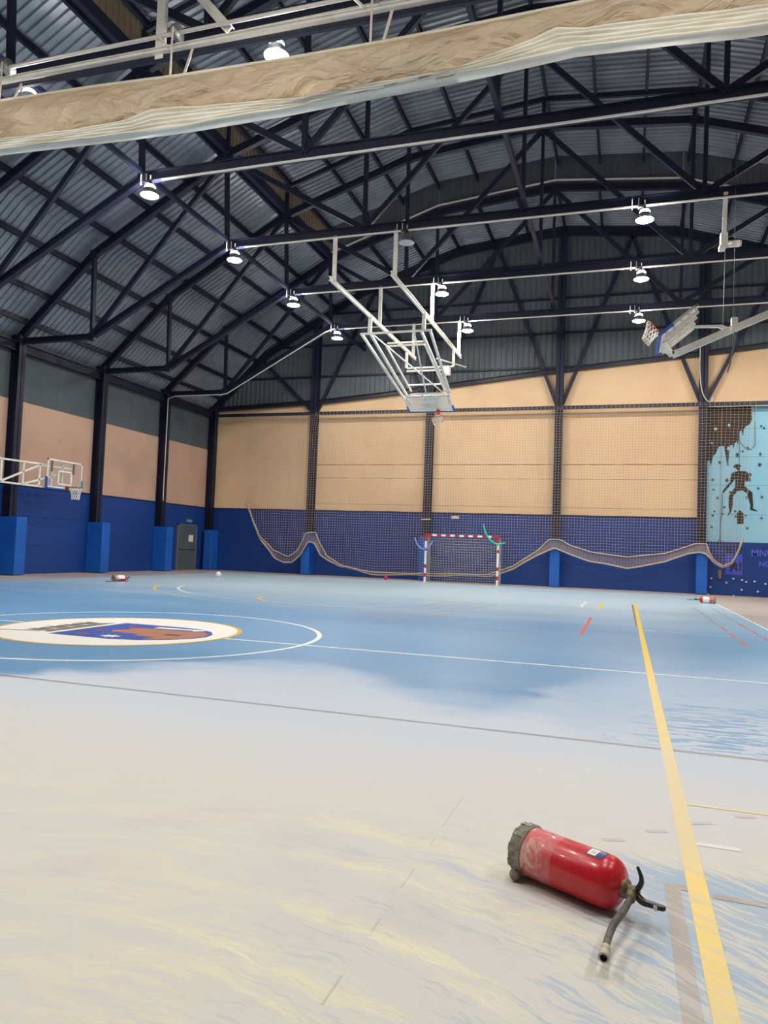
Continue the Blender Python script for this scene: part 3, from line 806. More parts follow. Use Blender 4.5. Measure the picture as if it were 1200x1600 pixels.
# ------------------------------------------------------------------ door, sign, notice
dy0, dy1 = 29.75, 31.25
d = thing('door_1', None, None, (WL, (dy0+dy1)/2, 0)); d['kind'] = 'structure'; o = (WL, (dy0+dy1)/2, 0)
m = MB(); m.box(WL, WL+.07, dy0-.06, dy0, 0, 2.16); m.box(WL, WL+.07, dy1, dy1+.06, 0, 2.16); m.box(WL, WL+.07, dy0-.06, dy1+.06, 2.10, 2.16)
m.build('door_frame', M['grey'], d, off=o)
mid = (dy0+dy1)/2
for a, b in ((dy0, mid-.006), (mid+.006, dy1)):
    m = MB(); m.box(WL, WL+.05, a, b, .01, 2.10); lf = m.build('door_leaf', M['door'], d, off=o)
    m = MB(); m.bar((WL+.11, a+.08, 1.03), (WL+.11, b-.08, 1.03), .04); m.bar((WL+.05, a+.1, 1.03), (WL+.11, a+.1, 1.03), .05); m.bar((WL+.05, b-.1, 1.03), (WL+.11, b-.1, 1.03), .05)
    m.build('push_bar', M['grey'], lf, off=o)
m = MB(); m.box(WL+.051, WL+.056, 30.62, 31.0, 1.34, 1.66)
tag(m.build('notice_sheet', M['paper'], off=(WL+.053, 30.8, 1.5)), 'small white paper notice taped to the grey door', 'notice')
m = MB(); m.box(WL, WL+.05, 30.45, 30.85, 2.26, 2.40)
tag(m.build('exit_sign', M['sign'], off=(WL+.02, 30.65, 2.33)), 'small pale sign fixed above the grey double door', 'sign')
m = MB(); m.box(-7.42, -7.08, D-.09, D, 2.78, 2.92); m.box(-7.40, -7.10, D-.11, D-.09, 2.80, 2.90)
tag(m.build('emergency_light', M['conduit'], off=(-7.25, D-.05, 2.85)), 'small pale emergency light on the blue wall above the goal', 'wall light')
m = MB(); m.bar((-8.72, D-.36, 2.72), (-8.3, D-.36, 2.74), .05, .04)
tag(m.build('cable_tie', M['conduit'], off=(-8.5, D-.36, 2.73)), 'short pale strap round the column above the left goal post', 'strap')

# ------------------------------------------------------------------ climbing wall
root = thing('climbing_wall', 'light blue climbing wall with black painted rocks and climber at the right of the back wall', 'climbing wall', (6, D-.1, 0)); o = (6, D-.1, 0)
CF = D-.14
m = MB(); m.box(3.06, 10.0, CF, D, 2.12, 7.56); m.build('upper_panel', M['sky'], root, off=o)
m = MB(); m.box(3.06, 10.0, CF, D, .02, 2.12); m.build('lower_panel', M['blue'], root, off=o)
m = MB()
for z in (3.22, 4.38, 5.52, 6.66): m.box(3.06, 10, CF-.002, CF+.01, z-.006, z+.006)
for x in (6.2, 7.5): m.box(x-.006, x+.006, CF-.002, CF+.01, 2.12, 7.56)
m.build('panel_seam', M['seam'], root, off=o)
def CP(px, py, s=10.0, ox=1090, oy=620):
    """outline traced on the panel: pixel of the enlarged crop -> metres on the wall face"""
    X = px/s+ox; Y = py/s+oy
    return (2.98+(X-1101)*.02265+(Y-765)*.0006, 7.62-(Y-632)*.02575+(X-1172)*.0011)
rock = [(120, 120), (885, 150), (890, 370), (850, 430), (790, 460), (755, 500), (740, 610), (715, 510), (690, 540), (675, 640), (655, 750), (640, 690), (610, 710), (585, 795), (570, 735), (530, 740), (500, 1040), (480, 1040), (455, 870), (430, 745), (350, 755), (300, 860), (255, 900), (218, 1055), (195, 960), (130, 985), (120, 985)]
# split in convex-ish strips for clean faces: triangulated by bmesh-free ear clipping
def earclip(poly):
    P = list(range(len(poly))); tris = []
    def area(a, b, c): return (b[0]-a[0])*(c[1]-a[1])-(b[1]-a[1])*(c[0]-a[0])
    tot = sum(poly[i][0]*poly[(i+1) % len(poly)][1]-poly[(i+1) % len(poly)][0]*poly[i][1] for i in range(len(poly)))
    if tot < 0: P.reverse()
    guard = 0
    while len(P) > 3 and guard < 2000:
        guard += 1
        for i in range(len(P)):
            a, b, c = poly[P[i-1]], poly[P[i]], poly[P[(i+1) % len(P)]]
            if area(a, b, c) <= 0: continue
            if any(area(a, b, poly[q]) >= 0 and area(b, c, poly[q]) >= 0 and area(c, a, poly[q]) >= 0 for q in P if q not in (P[i-1], P[i], P[(i+1) % len(P)])): continue
            tris.append((P[i-1], P[i], P[(i+1) % len(P)])); P.pop(i); break
        else: break
    if len(P) == 3: tris.append(tuple(P))
    return tris
def decal(mb, pts, y):
    mb.add([(p[0], y, p[1]) for p in pts], [(a, b, c) for a, b, c in earclip(pts)])
m = MB(); decal(m, [CP(*p) for p in rock], CF-.003)
door_ = [(1038.0, 0)]
def CQ(px, py): return CP(px, py, 9.41, 1090, 780)
decal(m, [CQ(590, 190), (CQ(635, 145)), CQ(690, 190), CQ(690, 345), CQ(590, 345)], CF-.003)
m.build('painted_rock', M['rock'], root, off=o)
body = [(600, 1050), (640, 1035), (680, 1040), (710, 1075), (688, 1085), (685, 1150), (775, 1155), (820, 1190), (835, 1230), (858, 1310), (810, 1320), (760, 1310), (755, 1380), (800, 1425), (880, 1490), (885, 1600), (890, 1700), (882, 1730), (950, 1770), (955, 1785), (860, 1765), (835, 1750), (845, 1690), (820, 1600), (790, 1500), (720, 1450), (640, 1460), (575, 1530), (565, 1690), (545, 1760), (500, 1830), (470, 1850), (510, 1770), (495, 1660), (500, 1540), (560, 1450), (605, 1400), (610, 1270), (560, 1330), (480, 1420), (420, 1480), (395, 1470), (440, 1400), (520, 1320), (545, 1210), (560, 1170), (650, 1150), (650, 1130), (610, 1100), (570, 1085)]
# body[...] legs use the crop that starts at y=620 with 10 px per pixel
m = MB(); decal(m, [CP(*p) for p in body], CF-.004); m.build('painted_climber', M['rock'], root, off=o)
m = MB(); m.smooth = True
def P3(px, py, y=CF-.02): q = CP(px, py); return (q[0], y, q[1])
m.tube([P3(395, 1480), P3(393, 1700), P3(360, 2000), P3(352, 2250)], .012, 6)
m.tube(bez([P3(680, 120), P3(682, 640), P3(720, 730), P3(790, 800), P3(860, 820), P3(915, 770), P3(930, 700), P3(935, 140)]), .010, 5)
m.tube([P3(682, 640), P3(675, 1040)], .010, 5)
m.build('painted_rope', M['ropeg'], root, off=o)
hl = [(1031, 470), (1010, 900), (998, 1065), (970, 1430), (1022, 1560), (640, 898), (730, 845), (815, 800), (363, 1003), (490, 1035), (242, 1265), (472, 1285), (255, 1423), (320, 1555), (840, 1210), (520, 1470), (785, 1565), (505, 795), (235, 695), (520, 430), (300, 475), (1075, 505)]
cnt = 0
for i, p in enumerate(hl):
    q = CP(*p); mb = MB(); mb.smooth = True; mb.sphere((q[0], CF-.03, q[1]), .035+.012*(i % 3), 8, (1, .7, 1.1+.3*(i % 2)))
    mb.build('climbing_hold', M['holdw'] if p in ((505, 795), (235, 695), (520, 430), (300, 475)) else (M['holdb'] if i % 3 == 1 else M['holdd']), root, off=o)
for i, p in enumerate([(405, 95), (250, 152), (225, 212), (375, 195), (565, 160), (570, 235), (720, 225), (955, 268), (205, 378), (742, 405)]):
    q = CQ(*p); mb = MB(); mb.smooth = True; mb.sphere((q[0], CF-.02, q[1]), .04, 8, (1.2, .7, 1)); mb.build('climbing_hold', M['holdb'] if i % 2 else M['holdd'], root, off=o)
for i, p in enumerate([(190, 1132), (420, 1195), (525, 1138), (655, 1158), (715, 1185), (842, 1178), (175, 1258), (648, 1298), (885, 1322), (527, 1385), (140, 1362), (1000, 1215)]):
    q = CQ(*p); mb = MB(); mb.smooth = True; mb.sphere((q[0], CF-.03, q[1]), .04, 8, (1.2, .7, 1)); mb.build('climbing_hold', M['holdw'], root, off=o)
m = MB(); q0 = CQ(410, 1075); q1 = CQ(670, 790); m.box(q0[0], q1[0], CF-.012, CF, q0[1], q1[1])
m.k = 1
def cq3(pts, y): decal(m, [CQ(*p) for p in pts], y)
cq3([(470, 1035), (480, 980), (470, 920), (510, 910), (515, 860), (545, 850), (560, 905), (590, 915), (590, 1035), (560, 1035), (545, 990), (520, 990), (505, 1035)], CF-.015)
cq3([(610, 1030), (620, 960), (605, 925), (622, 915), (618, 880), (640, 880), (638, 915), (650, 930), (640, 1030)], CF-.015)
cq3([(520, 800), (545, 800), (550, 840), (515, 840)], CF-.015)
m.build('painted_notice', [M['poster'], M['posterd']], root, off=o)
m = MB()
cq3([(430, 700), (520, 690), (530, 745), (440, 755)], CF-.006); m.k = 0
cq3([(560, 690), (655, 685), (640, 745), (570, 750)], CF-.006)
m.build('painted_mark', [M['rock'], M['posterd']], root, off=o)
def letters(txt, x, z, size, y, mt, parent):
    cu = bpy.data.curves.new('t', 'FONT'); cu.body = txt; cu.size = size; cu.extrude = .002; cu.offset = .012
    ob = bpy.data.objects.new('t', cu); COL.objects.link(ob)
    dg = bpy.context.evaluated_depsgraph_get(); me = bpy.data.meshes.new_from_object(ob.evaluated_get(dg))
    bpy.data.objects.remove(ob); me.materials.clear(); me.materials.append(mt)
    me.transform(Matrix.Translation((x, y, z)) @ Matrix.Rotation(PI/2, 4, 'X'))
    me.transform(Matrix.Translation((-o[0], -o[1], -o[2])))
    t = bpy.data.objects.new('painted_lettering', me); COL.objects.link(t); t.parent = parent
letters('MNU', 4.70, 1.60, .36, CF-.004, M['letter'], root)
letters('NC', 4.98, 1.20, .28, CF-.004, M['letter'], root)
# climbing rope coil hanging in front
q = CQ(325, 600); m = MB(); m.smooth = True
m.tube([(q[0], CF-.06, 7.5), (q[0], CF-.06, 1.05)], .008, 5)
qq = CQ(320, 1090)
for k in range(3): m.tube([(qq[0]+.05*math.cos(a)*(1-.2*k), CF-.06-.02*k, .82+.17*math.sin(a)) for a in [2*PI*j/14 for j in range(14)]], .018, 6, close=True)
m.box(q[0]-.05, q[0]+.05, CF-.09, CF-.03, 2.14, 2.22)
tag(m.build('climbing_rope', M['ropeb'], off=(q[0], CF-.06, .6)), 'thin brown climbing rope with a coil hanging low on the climbing wall', 'rope')

# ------------------------------------------------------------------ balls
m = MB(); m.smooth = True; m.sphere((0, 0, 0), .112, 24); b = m.build('ball', M['ballw'], off=(0, 0, 0)); b.location = (-15.0, 25.38, .113)
tag(b, 'white ball lying on the blue court in the far left, near the corner', 'ball', 'balls on the floor')
m = MB(); m.smooth = True; m.sphere((0, 0, 0), .085, 20); b = m.build('ball', M['ballr']); b.location = (-9.88, 30.7, .086)
tag(b, 'small red ball on the floor under the net, left of the goal', 'ball', 'balls on the floor')

# ------------------------------------------------------------------ lamps
def make_lamp(on=True):
    root = thing('high_bay_lamp', 'x', 'ceiling lamp', (0, 0, 10.0), 'round high bay ceiling lamps')
    m = MB(); m.smooth = True
    m.lathe([(.0, .30), (.05, .30), (.06, .25), (.098, .24)], 20); m.bar((0, 0, .26), (0, 0, .40), .03)
    m.smooth = False; m.box(-.16, .02, -.05, .05, .32, .36)
    m.build('lamp_cap', M['black'], root)
    m = MB(); m.smooth = True
    m.lathe([(.098, .24), (.128, .20), (.142, .15)], 24); m.build('upper_diffuser', M['lampdome'] if on else M['lampgrey'], root)
    m = MB(); m.smooth = True
    m.lathe([(.146, .152), (.160, .08), (.19, .035), (.225, .0), (.232, -.012), (.22, -.02)], 28); m.build('reflector', M['lampgrey'], root)
    m = MB(); m.smooth = True
    m.lathe([(.218, -.02), (.17, -.042), (.09, -.055), (.0, -.06)], 24); m.build('lens', M['lampon'] if on else M['lampoff'], root)
    m = MB()
    m.box(-.012, .012, -.015, .015, .34, .50); m.build('hanging_stem', M['conduit'], root)
    for q in (-.32, -.16):
        m = MB(); m.box(q, q+.02, .02, .05, .30, .58); m.build('hanging_bracket', M['conduit'], root)
    return root
on_l = make_lamp(True); off_l = make_lamp(False)
LR = {-11.5: 'left row', -6.03: 'middle row', .3: 'right row', 5.9: 'far right row'}
PL = {1: 'nearest the back wall', 2: 'second from the back wall', 3: 'third from the back wall', 4: 'fourth from the back wall', 5: 'just above the rolled curtain'}
used = False; first = True
for v in range(1, 8):
    for x in (-11.5, -6.03, .3, 5.9):
        if v == 4 and x > -11: continue
        if v == 5 and x > -6: continue
        if v == 3 and x == -6.03:
            l = off_l; l.location = (x, YV(v)-.12, 9.98); l['label'] = 'unlit grey lamp over the white hoop frame, in the middle row'; continue
        l = on_l if first else copy_tree(on_l); first = False
        l.location = (x, YV(v)-.12 if v != 5 else YV(v)+.16, 9.97)
        vis = v <= 5 and x < 5
        l['label'] = ('lit round ceiling lamp in the %s, %s' % (LR[x], PL[v])) if vis else 'lit round ceiling lamp outside the view, lighting the near half of the hall'

# ------------------------------------------------------------------ conduits and cables
m = MB(); m.smooth = True; y = YV(1)-.16
m.tube([(-11.6, y, 10.36), (-12.0, y, 10.25), (-16.5, y, 7.80), (-16.8, y, 7.76), (-19.1, y, 7.76), (-19.46, y, 7.65), (-19.46, y, 3.3), (-19.44, y, 3.1)], .022, 8)
tag(m.build('conduit', M['conduit'], off=(-19.4, y, 5)), 'thin pale conduit running down the truss and the left wall column beside the door', 'pipe')
m = MB(); m.smooth = True
m.tube(bez([(2.72, D-.38, 10.2), (2.72, D-.38, 9.0), (2.80, D-.40, 8.2), (2.98, D-.42, 7.78), (3.15, D-.36, 7.72), (3.2, D-.36, 7.9)]), .018, 6)
tag(m.build('loose_cable', M['conduit'], off=(2.8, D-.38, 8)), 'loose pale cable looping down the column above the climbing wall', 'cable')

# ------------------------------------------------------------------ basketball gear
def frame_obj(name, parent, off, mt, segs, w):
    m = MB()
    for a, b in segs: m.bar(a, b, w)
    return m.build(name, mt, parent, off=off)
def board(parent, off, c, U, W, half_w=.9, hgt=1.05, glassmat='glass', outer=.05, thick=.02, square=True, padm='padblue'):
    """c: middle of the bottom edge; U: up vector of the board; W: width vector; front normal = n"""
    U = Vector(U).normalized(); W = Vector(W).normalized(); c = Vector(c); n = W.cross(U).normalized()
    def P(u, w, t=0): return c+W*u+U*w+n*t
    m = MB(); a = [P(-half_w, 0), P(half_w, 0), P(half_w, hgt), P(-half_w, hgt)]
    m.add([p-n*thick/2 for p in a]+[p+n*thick/2 for p in a], [(3, 2, 1, 0), (4, 5, 6, 7), (0, 1, 5, 4), (1, 2, 6, 5), (2, 3, 7, 6), (3, 0, 4, 7)])
    bo = m.build('backboard', M[glassmat], parent, off=off)
    m = MB()
    for p, q in ((P(-half_w, outer/2), P(half_w, outer/2)), (P(-half_w, hgt-outer/2), P(half_w, hgt-outer/2)), (P(-half_w+outer/2, 0), P(-half_w+outer/2, hgt)), (P(half_w-outer/2, 0), P(half_w-outer/2, hgt))): m.bar(p, q, outer, thick+.02, n)
    m.build('board_border', M['white'], bo, off=(0, 0, 0)) if False else m.build('board_border', M['white'], parent, off=off)
    if square:
        m = MB()
        for p, q in ((P(-.3, .15), P(.3, .15)), (P(-.3, .6), P(.3, .6)), (P(-.3, .15), P(-.3, .6)), (P(.3, .15), P(.3, .6))): m.bar(p, q, .05, thick+.012, n)
        m.build('target_square', M['white'], parent, off=off)
    m = MB(); m.bar(P(-half_w-.01, -.02), P(half_w+.01, -.02), .07, .05, U)
    for s in (-1, 1): m.bar(P(s*(half_w+.0), -.05), P(s*(half_w+.0), .36), .07, .06, W)
    m.build('board_padding', M[padm], parent, off=off)
    return P, n
def ring(parent, off, c, n_out, axis, mt='orange', grav=(0, 0, -1), r=.225, netlen=.42, att=.16):
    """c ring centre, axis ring normal, n_out direction away from board"""
    c = Vector(c); ax = Vector(axis).normalized(); e1 = Vector(n_out).normalized(); e2 = ax.cross(e1).normalized(); g = Vector(grav)
    m = MB(); m.smooth = True
    m.tube([c+(e1*math.cos(a)+e2*math.sin(a))*r for a in [2*PI*j/28 for j in range(28)]], .012, 6, close=True)
    m.smooth = False
    m.bar(c-e1*(r+att), c-e1*(r-.02), .12, .04, ax); m.bar(c-e1*(r+att)-ax*.10, c-e1*(r+att)+ax*.04, .14, .03, e1)
    ho = m.build('hoop', M[mt], parent, off=off)
    m = MB(); nn = 12; rows = [(0, 1.0), (.25, .82), (.5, .68), (.75, .6), (1, .58)]
    def Q(j, k):
        t, s = rows[k]; a = 2*PI*(j+.5*(k % 2))/nn
        return c+(e1*math.cos(a)+e2*math.sin(a))*r*s-ax*netlen*t*.35+g*netlen*t*.65
    for j in range(nn):
        m.tube([Q(j, 0), Q(j, 1), Q(j, 2), Q(j, 3), Q(j, 4)], .010, 4); m.tube([Q(j, 0), Q(j-1, 1), Q(j, 2), Q(j-1, 3), Q(j, 4)], .010, 4)
    m.build('hoop_net', M['netwhite'], parent, off=off)

# wall hoop on the left
o = (-18.9, 20.0, 3.0); root = thing('wall_basketball_hoop', 'glass basketball backboard on a white lattice arm folded along the left wall', 'basketball hoop', o)
XB = -18.6
board(root, o, (XB, 20.9, 3.0), (0, 0, 1), (0, 1, 0), .84, .98, 'glass')
# front normal must face the hall (+x)
ring(root, o, (XB+.42, 21.0, 3.06), (1, 0, 0), (0, 0, 1), 'redbrown')
segs = [((XB-.12, 17.4, 3.0), (XB-.12, 20.0, 3.0)), ((XB-.12, 17.4, 3.72), (XB-.12, 20.0, 3.76)), ((XB-.12, 18.25, 3.0), (XB-.12, 18.25, 3.73)), ((XB-.12, 19.85, 3.0), (XB-.12, 19.85, 3.76)), ((XB-.12, 19.15, 3.0), (XB-.12, 19.15, 3.74)), ((XB-.12, 18.27, 3.03), (XB-.12, 19.85, 3.72)), ((XB-.12, 19.2, 3.03), (XB-.12, 20.6, 3.45)),
        ((WL+.2, 17.42, 3.0), (XB-.12, 17.42, 3.0)), ((WL+.2, 17.42, 3.72), (XB-.12, 17.42, 3.72)), ((WL+.2, 17.42, 2.9), (WL+.2, 17.42, 3.8)),
        ((XB-.12, 20.4, 3.05), (XB-.12, 20.4, 3.55)), ((XB-.12, 21.35, 3.05), (XB-.12, 21.35, 3.55)), ((XB-.12, 19.9, 3.72), (XB-.12, 21.35, 3.75)), ((XB-.12, 20.9, 3.1), (XB-.12, 20.9, 3.9))]
frame_obj('lattice_arm', root, o, M['white'], segs, .055)
m = MB(); m.bar((WL+.0, 17.42, 2.9), (WL+.2, 17.42, 2.9), .06); m.bar((WL, 17.42, 3.8), (WL+.2, 17.42, 3.8), .06); m.bar((WL+.02, 17.42, 2.7), (WL+.02, 17.42, 4.0), .12, .04); m.build('wall_bracket', M['white'], root, off=o)
m = MB(); m.bar((XB-.05, 20.33, 3.55), (XB-.05, 20.33, 3.92), .05); m.bar((XB-.05, 21.38, 3.55), (XB-.05, 21.38, 3.92), .05); m.build('board_strut', M['darkgrey'], root, off=o)

# central ceiling hoop
o = (-7.3, 24, 9.0); root = thing('ceiling_basketball_hoop', 'white folding basketball hoop hanging from the trusses in the middle of the hall', 'basketball hoop', o)
RX = (-8.24, -6.38)
for i, x in enumerate(RX):
    m = MB(); m.ibeam((x, 19.3, 9.05), (x, 28.5, 9.08), .07, .13, .015); m.build('ceiling_rail', M['white'], root, off=o)
    for v in (1, 2, 3):
        m = MB(); m.bar((x, YV(v), 9.05), (x, YV(v)-.02, 10.42), .11, .07, (0, 1, 0)); m.build('hanger', M['white'], root, off=o)
    m = MB(); m.bar((x, 22.9, 9.10), (x, 22.85, 8.47), .12, .08, (0, 1, 0)); m.build('pivot_post', M['white'], root, off=o)
    m = MB(); m.bar((x, 27.2, 9.1), (x, 27.25, 8.4), .09); m.build('rear_post', M['white'], root, off=o)
for seg_, nm in (([((-8.56, 22.85, 8.47), (-6.1, 22.85, 8.47))], 'pivot_bar'), ([((-8.24, 27.3, 8.4), (-6.38, 27.3, 8.4)), ((-8.24, 27.3, 8.28), (-6.5, 27.3, 8.28))], 'rear_bar')):
    frame_obj(nm, root, o, M['white'], seg_, .06)
# four long arms, inner frame and braces
A = [((-8.5, 22.85, 8.45), (-8.1, 26.7, 7.05)), ((-8.2, 22.85, 8.45), (-8.05, 26.9, 7.2)), ((-6.45, 22.85, 8.45), (-6.42, 26.9, 7.2)), ((-6.15, 22.85, 8.45), (-6.35, 26.7, 7.25))]
for a, b in A: frame_obj('swing_arm', root, o, M['white'], [(a, b)], .075)
frame_obj('inner_frame', root, o, M['white'], [((-7.98, 23.9, 8.32), (-7.85, 26.7, 7.35)), ((-6.6, 23.9, 8.32), (-6.55, 26.7, 7.35)), ((-7.98, 23.9, 8.32), (-6.6, 23.9, 8.32)), ((-7.98, 24.0, 8.45), (-6.6, 24.0, 8.45)), ((-7.9, 26.3, 7.50), (-6.6, 26.3, 7.50)), ((-7.85, 26.6, 7.22), (-6.5, 26.6, 7.22)), ((-7.4, 26.6, 7.22), (-7.4, 26.9, 7.1))], .055)
frame_obj('cross_brace', root, o, M['white'], [((-8.1, 22.9, 8.42), (-6.6, 26.5, 7.25)), ((-6.7, 22.9, 8.42), (-7.2, 26.4, 7.25)), ((-6.35, 24.6, 8.0), (-5.9, 27.3, 8.35))], .04)
m = MB(); m.box(-6.55, -6.3, 26.2, 26.5, 7.85, 8.15); m.build('drive_box', M['white'], root, off=o)
P, n = board(root, o, (-7.3, 27.75, 6.78), (0, -.95, .40), (1, 0, 0), .9, 1.0, 'glassm', .05)
frame_obj('board_support', root, o, M['white'], [((-8.1, 26.8, 7.18), (-8.0, 27.4, 6.95)), ((-6.4, 26.8, 7.22), (-6.55, 27.4, 6.95)), ((-7.3, 26.9, 7.15), (-7.3, 27.6, 6.87)), ((-8.1, 26.8, 7.2), (-6.4, 26.8, 7.2))], .06)
ring(root, o, (-7.0, 27.55, 6.42), (0, -.30, -.95), (0, .95, -.3), 'orange', grav=(0, 0, -1), netlen=.34, att=.12)

# right ceiling hoop on its swing arm
o = (2.0, 19.6, 7.0); root = thing('swing_basketball_hoop', 'white basketball hoop tilted up on a long arm at the right, blue padded edge', 'basketball hoop', o)
U = Vector((.77, 0, .64)); Wd = Vector((0, -1, 0)); c0 = Vector((.70, 19.6, 6.74))
P, n = board(root, o, c0, U, Wd, .9, 1.07, 'glassm', .07, .04, square=False)
# solid white rear face with stiffening ribs
m = MB()
for t in (.12, .34, .56, .78, .98): m.bar(P(-.86, t, -.05), P(.86, t, -.05), .06, .05, n)
for t in (-.7, -.25, .25, .7): m.bar(P(t, .06, -.10), P(t, 1.02, -.10), .06, .08, n)
m.build('board_ribs', M['white'], root, off=o)
ring(root, o, c0+U*.16+n*.42, n, U, 'orange', grav=(-.25, 0, -.97), netlen=.42)
m = MB(); e = Vector((1.02, 19.6, 6.45)); f = Vector((6.5, 19.6, 8.75))
m.bar(e, f, .14, .16); m.build('main_arm', M['white'], root, off=o)
m = MB(); m.bar((6.5, 19.6, 8.75), (6.5, 19.6, 10.4), .12); m.build('arm_hanger', M['white'], root, off=o)
m = MB(); m.bar(P(0, .08, -.12), e, .14); m.bar(P(.3, .05, -.1), e, .08); m.bar(P(-.3, .05, -.1), e, .08); m.build('board_bracket', M['white'], root, off=o)
m = MB(); m.bar(P(0, .80, -.14), (2.1, 19.6, 7.12), .06); m.bar((2.1, 19.6, 7.12), (2.3, 19.6, 7.02), .09); m.build('tilt_rod', M['white'], root, off=o)
m = MB(); m.box(2.36, 2.5, 19.5, 19.7, 6.98, 7.30); m.build('cable_eye', M['white'], root, off=o)
o = (2.2, 19.6, 9.2); root = thing('winch_motor', 'white winch motor hanging from the truss above the right hoop', 'winch', o)
m = MB(); m.bar((2.2, 19.62, 10.5), (2.17, 19.6, 9.4), .10, .07, (0, 1, 0)); m.build('winch_rod', M['white'], root, off=o)
m = MB(); m.box(2.08, 2.25, 19.5, 19.7, 9.10, 9.45); m.box(2.05, 2.2, 19.5, 19.7, 9.02, 9.14); m.build('gearbox', M['white'], root, off=o, bevel=.02)
m = MB(); m.smooth = True; m.tube([(2.22, 19.6, 9.17), (2.52, 19.6, 9.17)], .085, 16); m.tube([(2.52, 19.6, 9.17), (2.56, 19.6, 9.17)], .07, 16); m.build('motor', M['conduit'], root, off=o)
m = MB(); m.smooth = True; m.tube([(2.42, 19.58, 12.0), (2.40, 19.58, 7.2)], .007, 5); m.tube([(2.20, 19.58, 9.1), (2.17, 19.58, 7.3), (2.2, 19.6, 6.6)], .007, 5)
m.tube(bez([(2.40, 19.58, 7.2), (2.44, 19.56, 6.7), (2.34, 19.56, 6.2), (2.28, 19.56, 5.95), (2.36, 19.56, 6.25), (2.42, 19.58, 6.9)]), .014, 5)
m.build('hoist_cable', M['cord_grey'], root, off=o)


# ------------------------------------------------------------------ rolled divider curtain
YC = 10.78
root = thing('divider_curtain', 'tan vinyl divider curtain rolled up with white folds under its lower edge', 'curtain', (-5, YC, 8.6)); o = (-5, YC, 8.6)
tz = lambda x: interp([(-15, 9.75), (-11.7, 9.68), (-9.4, 9.60), (-7.6, 9.5), (-5.5, 9.44), (-3.84, 9.42), (-2.8, 9.42), (-1.3, 9.44), (-.5, 9.46), (.4, 9.50), (2, 9.55), (9, 9.6)], x)
mz = lambda x: -.12-.04*math.exp(-((x+4)/4)**2)+interp([(-15, 8.95), (-11.6, 8.92), (-10.6, 8.87), (-9.6, 8.84), (-8.5, 8.85), (-8.05, 8.97), (-7.6, 8.95), (-6.56, 8.86), (-5.2, 8.74), (-3.8, 8.77), (-2.75, 8.79), (-1.96, 8.92), (-1.45, 9.03), (-1.1, 9.14), (-.7, 9.06), (-.2, 9.03), (.9, 8.97), (1.7, 8.92), (9, 8.9)], x)
bz = lambda x: interp([(-15, 8.68), (-11.6, 8.68), (-8.66, 8.56), (-7.3, 8.53), (-5.5, 8.54), (-3.8, 8.60), (-2.1, 8.65), (-.84, 8.73), (.5, 8.66), (1.3, 8.60), (1.75, 8.59), (9, 8.6)], x)
NX = 700; NT = 30
vs = []; fs = []
def wr(x, t):
    s = 0
    for px in (-11.5, -7.7, -4.0, -.3, 3.4):   # pinches under the straps
        dd = abs(x-px); s -= .06*math.exp(-(dd/.25)**2)*(1-t); s += .018*math.sin(dd*9+t*5)*math.exp(-dd/.9)
    s += .022*math.sin(x*2.1+t*3.0)+.016*math.sin(x*4.7-t*6.0)+.010*math.sin(x*9.3+t*9)
    nv = Vector((x*.9+t*.8, t*1.3, 3.0)); s += .17*(abs(mnoise.noise(nv))-.2)+.10*(.35-abs(mnoise.noise(nv*2.7)))+.04*(.3-abs(mnoise.noise(nv*6.0)))
    s += .035*math.sin(3.1*(x+1.2*t))*math.sin(PI*t)*math.exp(-((x+1.2)/1.6)**2)*1.6
    return s
for i in range(NX+1):
    x = -15+24*i/NX; zt, zm = tz(x), mz(x)
    for k in range(NT+1):
        t = k/NT; bulge = .16*math.sin(PI*min(1, t*1.05))**.8
        tuck = .10*max(0, (t-.86)/.14)**1.5
        vs.append((x, YC-bulge-wr(x, t)*(.25+.75*math.sin(PI*t))+tuck, zt+(zm-zt)*t-.02*math.sin(x*6+t*4)*math.sin(PI*t)))
for i in range(NX):
    for k in range(NT): a = i*(NT+1)+k; fs.append((a, a+1, a+NT+2, a+NT+1))
m = MB(); m.smooth = True; m.add(vs, fs)
ob = m.build('tan_sheet', M['vinyl'], root, off=o)
# hem at the top
m = MB(); m.smooth = True; m.tube([(-15+24*i/120, YC, tz(-15+24*i/120)+.012) for i in range(121)], .032, 8); m.build('top_hem', M['vinylwhite'], root, off=o)
# white layered folds
vs = []; fs = []; prof = []
for j in range(5):
    prof += [(j/5, 0.0), ((j+.25)/5, 1.0), ((j+.6)/5, .92), ((j+.92)/5, .45)]
prof.append((1, .1))
for i in range(NX+1):
    x = -15+24*i/NX; zm, zb = mz(x)+.03, bz(x)
    for t, q in prof:
        y = YC-.14-.058*q+.13*t+.01*math.sin(x*1.7+t*3)+.006*math.sin(x*7+t*11)
        vs.append((x, y, zm+(zb-zm)*t+.006*math.sin(x*3+9*t)))
    vs += [(x, YC+.16, bz(x)+.02), (x, YC+.16, mz(x)), (x, YC+.02, tz(x))]
npf = len(prof)+3
for i in range(NX):
    for k in range(npf-1): a = i*npf+k; fs.append((a, a+1, a+npf+1, a+npf))
m = MB(); m.smooth = True; m.add(vs, fs); m.build('white_folds', M['vinylwhite'], root, off=o)
